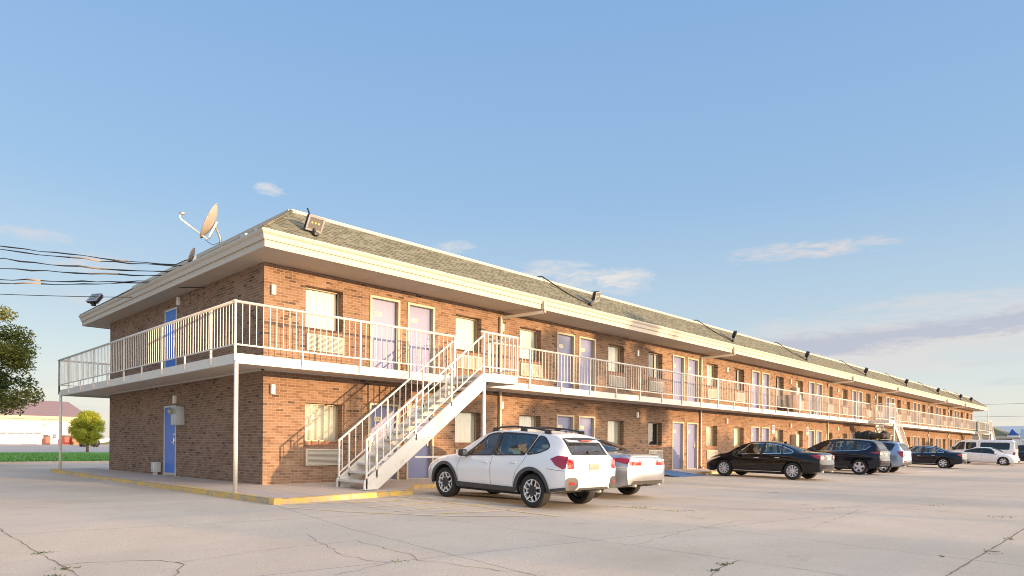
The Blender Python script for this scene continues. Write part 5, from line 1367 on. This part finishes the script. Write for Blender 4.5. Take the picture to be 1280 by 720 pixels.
def dish(label, loc, yaw, rad, tilt, arm=True):
    root = empty('satellite_dish', loc, (0,0,yaw), label, 'satellite dish')
    # local: the dish looks along -x... its bowl axis is +x
    b = MB(); n = 36; rings = 8; vs = [(0,0,0)]
    for i in range(1, rings+1):
        r = rad*i/rings
        for k in range(n): a = 2*math.pi*k/n; vs.append((r*r/(rad*3.6), math.cos(a)*r*.93, math.sin(a)*r*1.03))
    fs = [(0, 1+(k+1) % n, 1+k) for k in range(n)]
    for i in range(rings-1):
        for k in range(n): fs.append((1+i*n+k, 1+i*n+(k+1) % n, 1+(i+1)*n+(k+1) % n, 1+(i+1)*n+k))
    b.add(vs, fs, 0, True)
    lip = [(rad/3.6, math.cos(2*math.pi*k/n)*rad*.93, math.sin(2*math.pi*k/n)*rad*1.03) for k in range(n+1)]; b.tube(lip, .012, 6)
    T = Matrix.Translation((.0, 0, rad*1.62)) @ Matrix.Rotation(-tilt, 4, 'Y')
    b.v = [tuple(T @ Vector(p)) for p in b.v]; b.build('reflector', M['dish'], root)
    m_ = MB(); m_.tube([(-.42*rad,0,.0), (-.30*rad,0,rad*.9), T @ Vector((-.06,0,-.1*rad))], .03, 10); m_.rbox(-.42*rad-.1, -.42*rad+.1, -.08, .08, -.02, .03, .01)
    m_.beam(T @ Vector((-.05,0,.15*rad)), T @ Vector((-.05,0,-.85*rad)), .06, .05); m_.build('mast', M['galv'], root)
    if arm:
        a = MB(); p0 = T @ Vector((-.03,0,-rad*.95)); p1 = T @ Vector((rad*1.55,0,-rad*.62)); a.beam(p0, p1, .035, .045); p2 = p1 + Vector((.0,0,.12)); a.beam(p1, p2, .03, .05); a.tube([p2+Vector((.02,0,0)), p2+Vector((-.10,0,.03))], .04, 10); ar = a.build('feed_arm', M['galv'], root)
        c = MB(); c.tube([p0+Vector((.05,0,-.02)), p0+Vector((-.12,.02,-.14)), p0+Vector((-.3,.02,-.05)), (-.3*rad,.03,rad*.5)], .008, 6); c.build('cable', M['cable'], root)
    return root
dish('large satellite dish with feed arm on the left roof edge', (7.02, 17.55, 6.12), R(155), .47, R(24))
dish('small round satellite dish low on the roof beside the cables', (6.95, 18.7, 5.93), R(150), .20, R(20), False)
root = empty('junction_box', (7.0, 15.55, 6.02), (0,0,R(90)), 'grey junction box and conduit on the roof by the corner', 'junction box')
m_ = MB(); m_.rbox(-.05,.22,-.09,.09,.02,.17,.015); m_.build('box', M['galv'], root)
m_ = MB(); m_.tube([(-.04,0,.1),(-.25,0,.12),(-.42,0,.16),(-.5,.02,.02)], .05, 10); m_.build('conduit', M['dish'], root)
root = empty('roof_vent', (70.5, 16.4, 6.95), (0,0,0), 'small dark vent pipe on the far roof ridge', 'vent'); m_ = MB(); m_.tube([(0,0,0),(0,0,.42)], .07, 10); m_.build('pipe', M['dark'], root); m_ = MB(); m_.lathe([(0,.5),(.12,.44),(.12,.40),(0,.40)], 12, 0, 'z'); m_.build('cap', M['dark'], root)

# overhead cables from the roof edge to a pole beyond the left of the view
rgc = random.Random(4)
# attachment on the gutter (y, z) and the far end at the pole
PX, PY = -6.5, 33.0
cabs = [((6.72,19.35,6.10),(PX,PY,10.15),00.017,1), ((6.72,19.35,6.06),(PX+.1,PY,9.85),0.017,1), ((6.70,19.9,6.0),(PX,PY,9.35),0.020,1), ((6.70,20.4,5.98),(PX,PY,8.70),0.020,1), ((6.70,21.2,5.95),(PX,PY,7.95),0.020,1), ((6.70,21.25,5.92),(PX+.1,PY,7.60),0.017,1), ((6.7,23.0,5.75),(PX,PY,6.45),.010,0)]
place_words = ['topmost', 'second from the top', 'third from the top', 'fourth from the top', 'fifth from the top', 'lowest thick']
for i, (a, b, r, tw) in enumerate(cabs):
    a, b = Vector(a), Vector(b); pts = []; pw_ = []
    N = 46
    for k in range(N+1):
        t_ = k/N; p = a.lerp(b, t_); p.z -= (1.15 if tw else .5)*4*t_*(1-t_)*.62
        p.z += rgc.uniform(-.025,.025)*(1 if 0 < k < N else 0)*tw; pts.append(p)
    root = empty('overhead_cable', a, (0,0,0), (place_words[i] + ' black twisted power cable running left from the roof') if tw else 'thin grey wire below the power cables', 'cable', 'power cables at the left')
    m_ = MB(); m_.tube([p-a for p in pts], [r*(.8+.35*math.sin(k*1.9+i)) if tw else r for k in range(N+1)], 6); m_.build('conductor', M['cable'], root)
    if tw:
        for s in range(3):
            w_ = MB(); k = 3 + s*13 + rgc.randint(0, 6); w_.tube([p-a for p in pts[k:k+rgc.randint(2,4)]], r*1.16, 6); w_.build('cable_wrap', M['cablewrap'], root)
m_ = MB()
for q in ([(6.72,19.35,6.1),(6.85,18.95,6.18),(6.95,18.6,6.05)], [(6.72,19.35,6.06),(6.8,19.1,6.05),(6.92,18.8,6.0)], [(6.7,19.9,6.0),(6.8,19.6,6.03),(6.95,19.2,6.0)], [(6.7,23.0,5.75),(6.8,22.3,5.95),(6.95,21.8,6.05)], [(6.72,20.6,5.74),(6.85,20.0,5.60),(7.1,19.2,5.52),(7.33,18.9,5.5)], [(6.9,25.5,6.0),(6.85,24.5,6.12),(6.8,23.4,6.0)]):
    m_.tube(q, .012, 6)
root = empty('service_drop', (0,0,0), (0,0,0), 'loose black service wires looped along the left gutter', 'cable'); m_.build('wire', M['cable'], root)
# the pole that carries them (left of the view)
pole = empty('utility_pole', (PX, PY, gz(PY)), (0,0,0), 'brown wooden utility pole holding the power cables', 'pole')
m_ = MB(); m_.tube([(0,0,-.3),(0,0,11.2)], [.16,.11], 12); m_.build('shaft', mat('pole wood', (.16,.11,.07), .9, var=.4, vscale=4), pole); m_ = MB(); m_.beam((-1,0,10.7),(1,0,10.7),.1,.12); m_.build('cross_arm', mat('arm wood', (.2,.15,.1), .9), pole)

# ------------------------------------------------------------------ on and by the walls
root = empty('electric_meter', (Xw, Yf+5.14, 1.76), (0,0,0), 'pale grey electric meter box with round dials on the end wall', 'meter')
m_ = MB(); m_.rbox(-.20,0,-.22,.22,0,.54,.012); m_.rbox(-.235,-.199,-.215,-.01,.01,.53,.008); m_.rbox(-.235,-.199,.01,.215,.01,.53,.008); m_.build('box', M['meter'], root)
for y in (-.11,.11):
    m_ = MB(); m_.lathe([(.085,-.23),(.085,-.30 if y > 0 else -.25),(.08,-.33 if y > 0 else -.26),(0,-.335 if y > 0 else -.262)], 20, 0, 'x', Matrix.Translation((0,y,.40))); m_.build('dial', M['meterglass'], root)
m_ = MB(); m_.tube([(-.09,.0,.54),(-.09,0,1.2)], .025, 8); m_.tube([(-.09,0,0),(-.09,0,-1.45)], .02, 8); m_.build('conduit', M['galv'], root) if False else None
root = empty('utility_cabinet', (Xw, Yf+6.88, .20), (0,0,0), 'small grey utility cabinet on a leg beside the blue ground floor door', 'utility box')
m_ = MB(); m_.rbox(-.24,-.02,-.11,.11,.15,.45,.012); m_.build('box', M['meter'], root); m_ = MB(); m_.box(-.2,-.1,-.06,.06,.03,.14); m_.build('leg', M['galv'], root)
# parking sign plates on the lower wall, wheelchair symbol
M['signw'] = mat('white sign enamel', (.78,.79,.80), .4); M['signb'] = mat('blue sign enamel', (.03,.12,.42), .4)
for i, u in enumerate((28.95, 33.85)):
    root = empty('parking_sign', (Xw+u, Yf-.012, 2.05), (0,0,0), ('white wheelchair parking sign on the brick wall above the black saloon' if i == 0 else 'white wheelchair parking sign on the brick wall above the dark utility car'), 'sign', 'wheelchair parking signs')
    m_ = MB(); m_.box(-.15,.15,-.006,.006,0,.46); m_.build('plate', M['signw'], root)
    s = MB(); s.box(-.12,.12,-.009,-.0065,.17,.43); s.build('symbol_panel', M['signb'], root)
    s = MB(); ring = [(.012+.065*math.cos(a), -.0115, .255+.065*math.sin(a)) for a in np.linspace(R(110), R(400), 18)]; s.tube(ring, .008, 5); s.tube([(-.01,-.0115,.35),(-.005,-.0115,.27),(.05,-.0115,.27),(.085,-.0115,.20)], .011, 5); s.lathe([(0,-.014),(.022,-.012),(.022,-.009)], 12, 0, 'y', Matrix.Translation((-.012,0,.385))); s.build('wheelchair_symbol', M['signw'], root)
# housekeeping cart on the upper walkway
root = empty('linen_cart', (37.3, 14.75, ZF), (0,0,0), 'brown and white linen cart parked on the upper walkway', 'cart')
m_ = MB(); m_.rbox(-.55,.25,-.25,.25,.14,1.02,.03); m_.build('body', mat('brown vinyl', (.16,.09,.055), .6, var=.2), root)
m_ = MB(); m_.rbox(.26,.58,-.27,.27,.18,1.08,.04); m_.build('laundry_bag', mat('canvas', (.70,.66,.58), .9, var=.12), root)
for x in (-.45,.45):
    for y in (-.18,.18): m_ = MB(); m_.lathe([(0,-.02),(.07,-.02),(.07,.02),(0,.02)], 14, 0, 'y', Matrix.Translation((x,y,.07))); m_.build('wheel', M['dark'], root)

# ------------------------------------------------------------------ trees
def crown_mesh(name, seed, clumps, nleaf, lsize, mats, spread=1.0):
    rg = random.Random(seed); mb = MB()
    for (cx, cy, cz, rx, ry, rz) in clumps:
        n = int(nleaf*rx*ry*rz)
        mi = rg.randrange(len(mats))
        for i in range(n):
            while True:
                a, b, c = rg.gauss(0,1), rg.gauss(0,1), rg.gauss(0,1); l = math.sqrt(a*a+b*b+c*c)
                if l > 1e-3: break
            r = (rg.random()**.45)*rg.uniform(.82,1.12)
            p = Vector((cx+a/l*rx*r, cy+b/l*ry*r, cz+c/l*rz*r))
            d = Vector((rg.gauss(0,1), rg.gauss(0,1), rg.gauss(0,.6)-.3)).normalized(); e = d.orthogonal().normalized(); e = (e*math.cos(i)+d.cross(e)*math.sin(i))
            s = lsize*rg.uniform(.6,1.3); w_ = s*.42
            k = mi if rg.random() < .8 else rg.randrange(len(mats))
            mb.add([p-d*s*.5, p+e*w_*.5, p+d*s*.5, p-e*w_*.5], [(0,1,2,3)], k)
    return mb.mesh(name, mats)
def limbs(trunk_h, r0, tips, seed, base=(0,0,0)):
    rg = random.Random(seed); m_ = MB(); b = Vector(base)
    m_.tube([b+Vector((0,0,-.2)), b+Vector((.03,.02,trunk_h*.5)), b+Vector((0,.05,trunk_h))], [r0*1.25, r0, r0*.8], 10)
    for tp_ in tips:
        tp_ = Vector(tp_); s = b+Vector((0,.03,trunk_h*rg.uniform(.75,1.0))); mid = s.lerp(tp_, .5)+Vector((rg.uniform(-.2,.2), rg.uniform(-.2,.2), rg.uniform(0,.35)))
        m_.tube([s, mid, tp_], [r0*.5, r0*.3, r0*.08], 7)
        for q in range(3):
            e = mid.lerp(tp_, rg.uniform(.1,.8)); m_.tube([e, e+Vector((rg.uniform(-.7,.7), rg.uniform(-.7,.7), rg.uniform(-.1,.7)))], [r0*.14, r0*.03], 5)
    return m_
bark = mat('bark', (.13,.095,.07), .95, var=.4, vscale=9, bump=.6)
LG = [leaf_mat('dark leaf', (.025,.055,.015), (.045,.09,.022), (.085,.13,.03)), leaf_mat('olive leaf', (.08,.11,.022), (.15,.17,.035), (.25,.24,.055))]
LY = [leaf_mat('yellow green leaf', (.20,.27,.03), (.36,.42,.05), (.52,.52,.09)), leaf_mat('amber leaf', (.26,.30,.035), (.42,.42,.05), (.54,.52,.09))]
# the big tree leaning into the left edge of the view
def tree(label, loc, clumps, nleaf, lsize, mats, trunk_h, r0, seed, group=None, name='leafy_tree'):
    root = empty(name, loc, (0,0,0), label, 'tree', group)
    tips = [(c[0]*.9, c[1]*.9, c[2]) for c in clumps[:12]]
    limbs(trunk_h, r0, tips, seed).build('trunk', bark, root); link('crown', crown_mesh('crown', seed, clumps, nleaf, lsize, mats), root); return root
def rand_clumps(seed, n, R_, z0, z1, r, shape=1.0):
    rg = random.Random(seed); out = []
    for i in range(n):
        t_ = rg.random(); z = z0+(z1-z0)*t_; k = math.sqrt(max(.05, 1-(2*t_-1)**2*shape)); a = rg.uniform(0, 6.28); d = R_*k*math.sqrt(rg.random())
        q = r*rg.uniform(.6,1.25); out.append((math.cos(a)*d, math.sin(a)*d, z, q, q, q*rg.uniform(.6,.85)))
    return out
TL = Vector((3.35, 37.0, gz(37)-.45))
cl = rand_clumps(5, 70, 3.0, 2.9, 7.0, .9) + [(2.3,-1.2,5.4,.75,.75,.5),(2.7,-1.0,4.9,.7,.7,.45),(2.6,-.6,6.3,.75,.75,.45),(2.9,-1.4,3.6,.7,.7,.5),(2.2,-1.5,3.2,.8,.7,.55),(2.0,-.8,7.1,.7,.7,.4),(2.9,-1.0,4.2,.55,.55,.3)]
tree('dark leafy tree with drooping branches at the left edge', TL, cl, 3300, .14, [LG[0], LG[1], LG[1]], 2.6, .24, 5)
# trimmed round tree on the lawn
RT = gpx(109, 565); RT = Vector((RT.x, RT.y, gz(RT.y)))
tree('round trimmed yellow green tree standing on the lawn', RT, rand_clumps(9, 170, 1.5, 1.15, 4.0, .48, .95), 5200, .12, LY, 1.25, .12, 9)

# ------------------------------------------------------------------ left background
BY_ = 146.0; gB = .95
def bx(px, Y=BY_): 
    u, v = px-640, 556-558.2; d = fw*F + rt*(c_*u+s_*v) - up*(-s_*u+c_*v); return d.x/d.y*Y
XB0, XB1 = -40.0, bx(109)
root = empty('service_garage', (XB1, BY_, gB), (0,0,0), 'cream metal garage building with maroon ribbed roof behind the lawn', 'garage')
cream = mat('cream metal siding', (.72,.62,.48), .6, var=.06, vscale=.5); 
def ribbed(name, c, sc):
    m, t, p = newmat(name); v = t.coord('Object', (sc,1,1)); wv = t.new('ShaderNodeTexWave'); t.link(v, wv.inputs[0]); wv.inputs['Scale'].default_value = 1
    t.link(t.mix(t.range(wv.outputs['Fac'], .6, .95), c, [q*.6 for q in c]), p.inputs['Base Color']); p.inputs['Roughness'].default_value = .55; return m
L_ = XB0-XB1; EH = 5.0; RH = 8.3; DEP = 15.0
m_ = MB(); m_.box(L_, 0, 0, DEP, 0, EH); m_.build('wall', ribbed('ribbed siding', (.72,.66,.57), 1.6), root)
m_ = MB(); m_.box(L_, .02, -.05, -.002, 0, 1.0); m_.build('brick_skirt', mat('red brick skirt', (.40,.12,.08), .9, var=.3, vscale=3), root)
m_ = MB(); o = .6; m_.add([(L_,-o,EH+.05),(o,-o,EH+.05),(o,DEP+o,EH+.05),(L_,DEP+o,EH+.05),(L_,DEP/2,RH),(-1.5,DEP/2,RH)], [(0,1,5,4),(1,2,5),(2,3,4,5),(3,0,4),(0,3,2,1)]); m_.build('roof', ribbed('maroon ribbed roof', (.29,.21,.215), 2.0), root)
m_ = MB(); m_.box(L_, o, -o-.08, -o, EH-.45, EH+.1); m_.build('gutter', mat('peach trim', (.62,.42,.28), .6), root)
gx0, gx1 = bx(-3)-XB1, bx(52)-XB1
g = MB(); g.box(gx0, gx1, -.09, -.052, 0, 4.1); gd = g.build('garage_door', mat('white roller door', (.80,.79,.76), .5, var=.04), root)
for k in range(5):
    x = gx0+(gx1-gx0)*(k+.5)/5; g = MB(); g.box(x-.55, x+.55, -.12, -.091, 1.75, 2.05); g.build('pane', M['room'], gd)
g = MB(); dx0, dx1 = bx(62.5)-XB1, bx(72.5)-XB1; g.box(dx0, dx1, -.09, -.052, 0, 2.25); dd = g.build('door', M['signw'], root); g = MB(); g.box((dx0+dx1)/2-.25,(dx0+dx1)/2+.3,-.12,-.091,1.1,1.9); g.build('pane', M['room'], dd)
g = MB(); g.box(bx(58)-XB1-.3, bx(58)-XB1+.3, -.3, -.052, 3.55, 3.8); g.build('wall_lamp', M['galv'], root)
def dumpster(px0, px1, label, c):
    Y = BY_-6; x0, x1 = bx(px0, Y), bx(px1, Y); zg = gz(Y); root = empty('rubbish_skip', ((x0+x1)/2, Y, zg), (0,0,0), label, 'skip'); w_ = (x1-x0)/2; h = 1.35
    m_ = MB(); m_.add([(-w_*.92,-.9,.15),(w_*.92,-.9,.15),(w_*.92,.9,.15),(-w_*.92,.9,.15),(-w_,-.95,h),(w_,-.95,h),(w_,.95,h+.25),(-w_,.95,h+.25)], [(3,2,1,0),(0,1,5,4),(1,2,6,5),(2,3,7,6),(3,0,4,7)])
    for k in (-.6,-.2,.2,.6): m_.box(k*w_-.06, k*w_+.06, -1.0, -.9, .2, h-.05)
    m_.build('body', mat(label[:8]+' paint', c, .5, var=.2, vscale=1.5), root); m_ = MB(); m_.add([(-w_,-.95,h+.02),(w_,-.95,h+.02),(w_,.95,h+.28),(-w_,.95,h+.28),(-w_,-.95,h+.08),(w_,-.95,h+.08),(w_,.95,h+.34),(-w_,.95,h+.34)], [(3,2,1,0),(4,5,6,7),(0,1,5,4),(1,2,6,5),(2,3,7,6),(3,0,4,7)]); m_.build('lid', M['dark'], root)
dumpster(79, 91, 'red steel skip beside the garage door', (.50,.05,.045)); dumpster(55.5, 61.5, 'small faded red bin left of the garage side door', (.40,.09,.07))  # the second body stands in for a piece of red brick wainscot
Y = BY_-7; root = empty('timber_stack', (bx(96.5, Y), Y, gz(Y)), (0,0,0), 'stack of orange brown timber beside the red skip', 'timber')
m_ = MB(); rg = random.Random(2)
for i in range(7):
    for k in range(4): m_.box(-.95+rg.uniform(-.1,.1), .85+rg.uniform(-.1,.1), -.9+k*.45, -.5+k*.45, i*.2, i*.2+.17)
m_.build('planks', mat('raw timber', (.36,.22,.11), .8, var=.25, vscale=2), root)
Y = 128; root = empty('motor_boat', (bx(122, Y), Y, gz(Y)), (0,0,R(12)), 'small white boat on a trailer beyond the round tree', 'boat')
m_ = MB(); hull = []
for x, w_, zb, zt in ((-1.9,.75,.5,1.1),(-.6,.85,.42,1.12),(.7,.75,.45,1.2),(1.6,.4,.65,1.3),(2.1,.03,.95,1.38)): hull.append([(x,-w_,zt),(x,-w_*.8,zb+.15),(x,0,zb),(x,w_*.8,zb+.15),(x,w_,zt)])
vs = [p for s in hull for p in s]; m_.add(vs, [(5*i+k, 5*i+k+1, 5*i+6+k, 5*i+5+k) for i in range(4) for k in range(4)]+[(0,1,2,3,4)]); m_.add([s[0] for s in hull]+[s[4] for s in hull], [(i, i+1, 6+i, 5+i) for i in range(4)]); m_.build('hull', M['signw'], root)
m_ = MB(); m_.rbox(-.5,.5,-.5,.5,1.1,1.6,.08); m_.build('cabin', M['winframe'], root); m_ = MB(); m_.beam((-1.8,0,.35),(2.9,0,.4),.12,.12)
for y in (-.8,.8): m_.lathe([(0,-.1),(.32,-.1),(.32,.1),(0,.1)], 16, 0, 'y', Matrix.Translation((-.5,y,.32)))
m_.build('trailer', M['dark'], root)
Y = 120; root = empty('parked_car', (bx(111.5, Y), Y, gz(Y)), (0,0,0), 'tiny dark car half hidden by the round tree trunk', 'car')
m_ = MB(); m_.rbox(-1.3,1.3,-.85,.85,.3,.95,.15); m_.rbox(-.8,.7,-.7,.7,.9,1.45,.2); m_.build('body', P_blue, root)
for x in (-.85,.85):
    for y in (-.8,.8): q = MB(); q.lathe([(0,-.1),(.32,-.1),(.32,.1),(0,.1)], 16, 0, 'y', Matrix.Translation((x,y,.32))); q.build('wheel', M['tyre'], root)
# thin aerial and far line of scrub
m_ = MB(); rg = random.Random(8)
for i in range(2600):
    x = rg.uniform(-420, 700); y = 420 + rg.uniform(-10, 10); h = 4+2.2*math.sin(x*.05)+1.5*math.sin(x*.13+1); z = gz(y)+rg.random()*h; s = rg.uniform(.8,1.8)
    m_.add([(x-s,y,z-s*.4),(x,y-s*.5,z-s*.2),(x+s,y,z+s*.1),(x,y+s*.4,z+s*.6)], [(0,1,2,3)])
tag(m_.build('distant_trees', LG[1]), 'far low line of trees along the horizon', None, None, 'stuff')
m_ = MB(); m_.box(-7,7,-4,4,0,3.4)

# ------------------------------------------------------------------ right background
root = empty('office_building', (104, 17.9, 0), (0,0,0), 'low brick office with green hip roof beyond the motel', 'office')
m_ = MB(); m_.box(0,7,-3.2,9,.0,3.0); m_.build('wall', M['brick'], root)
m_ = MB(); o = .9; m_.add([(-o,-3.2-o,3.0),(7+o,-3.2-o,3.0),(7+o,9+o,3.0),(-o,9+o,3.0),(3.5,-.3,5.0),(3.5,6.1,5.0)], [(0,1,4),(1,2,5,4),(2,3,5),(3,0,4,5),(3,2,1,0)]); m_.build('roof', mat('green shingle', (.16,.17,.10), .9, var=.35, vscale=4), root)
m_ = MB(); m_.box(-o-.05,7+o,-3.2-o-.06,-3.2-o,2.7,3.05); m_.box(-o-.06,-o,-3.2-o+.001,9+o,2.7,3.05); m_.build('eaves_fascia', M['fascia'], root)
for k in range(3): m_ = MB(); m_.box(.6+k*2.1,1.6+k*2.1,-3.24,-3.202,.9,2.2); m_.build('window', M['room'], root)
m_ = MB(); m_.box(-.04,-.002,-2.4,-1.3,.2,2.2); m_.build('door', M['room'], root)
root = empty('entrance_canopy', (103.0, 13.55, 0), (0,0,0), 'blue gabled canopy with a pale blue roof beside the green roofed office', 'canopy')
m_ = MB(); m_.add([(0,-.55,3.1),(0,.55,3.1),(0,.1,3.95),(.9,-.55,3.1),(.9,.55,3.1),(.9,.1,3.95)], [(0,1,2),(5,4,3),(0,2,5,3),(2,1,4,5),(0,3,4,1)]); m_.build('gable', M['signb'], root)
m_ = MB(); m_.box(-.02,.9,-.6,.6,2.85,3.09); m_.build('band', M['signw'], root)
m_ = MB(); m_.add([(1,-9,2.75),(1,-.62,2.75),(1,-.62,3.9),(9,-9,2.75),(9,-.62,2.75),(9,-.62,3.9)], [(0,1,2),(3,5,4),(0,2,5,3),(1,4,5,2),(0,3,4,1)]); m_.build('roof', mat('pale blue metal roof', (.42,.62,.75), .35), root)
m_ = MB(); m_.box(1.01,9,-9,-.63,2.45,2.74); m_.build('fascia', M['signw'], root)
for y in (-8.6,-.9): m_ = MB(); m_.box(1.3,1.6,y-.1,y+.2,0,2.44); m_.build('pillar', M['signw'], root)
root = empty('white_outbuilding', (150, 2, 0), (0,0,0), 'long low white building at the far right edge', 'building')
m_ = MB(); m_.box(0,25,0,26,0,4.2); m_.build('wall', M['signw'], root); m_ = MB(); m_.add([(-.5,-.5,4.2),(25.5,-.5,4.2),(25.5,26.5,4.2),(-.5,26.5,4.2),(12.5,-.5,6),(12.5,26.5,6)], [(0,1,4),(1,2,5,4),(2,3,5),(3,0,4,5)]); m_.build('roof', M['meter'], root)
for i, (z0, lab) in enumerate(((21, 'upper thin power line far off at the right'), (16, 'lower thin power line far off at the right'))):
    m_ = MB(); pts = [(330, -60+k*9, z0-4*4*(k/20)*(1-k/20)*.3) for k in range(21)]; m_.tube(pts, .05, 5); tag(m_.build('power_line', M['cable']), lab, 'cable', 'far power lines')
for y in (-60, 120):
    root = empty('utility_pole', (330, y, .9), (0,0,0), 'tall brown pole carrying the far power lines', 'pole', 'poles of the far power lines'); m_ = MB(); m_.tube([(0,0,0),(0,0,21)], [.25,.16], 8); m_.build('shaft', bark, root)

# ------------------------------------------------------------------ neighbours behind the viewpoint: they shade the lot and show in the panes
def back_tree(x, d, h, w_, seed, lab):
    p = Vector((x, 0, 0)) ; y = 15.39-d; px_ = x+.318*d
    cl = rand_clumps(seed, 26, w_, h*.35, h-.6, w_*.42); tree(lab, (px_, y, 0), cl, 260, .5, LG, h*.38, .28, seed, 'trees across the lot behind the viewpoint')
back_tree(17.8, 46, 8.5, 1.9, 31, 'dark tree across the lot, opposite the first downpipe')
back_tree(21.2, 46, 9.4, 2.2, 32, 'tallest dark tree across the lot, opposite the second pair of upper doors')
back_tree(23.6, 47, 9.0, 1.7, 34, 'tall dark tree across the lot, opposite the black saloon')
back_tree(14.6, 46, 6.0, 2.0, 35, 'low bushy tree across the lot, opposite the silver car')
back_tree(10.0, 60, 9.4, .5, 33, 'slim tree across the lot, opposite the staircase')
back_tree(31, 75, 6.8, 2.6, 36, 'low dark tree far across the lot, opposite the dark utility car')
back_tree(48, 80, 6.6, 3.0, 37, 'broad low tree far across the lot, opposite the middle staircase')
back_tree(4, 70, 6.0, 2.6, 38, 'low dark tree far across the lot, opposite the yellow kerb corner')
back_tree(-9, 66, 5.6, 3.0, 39, 'broad low tree far across the lot, opposite the lawn')
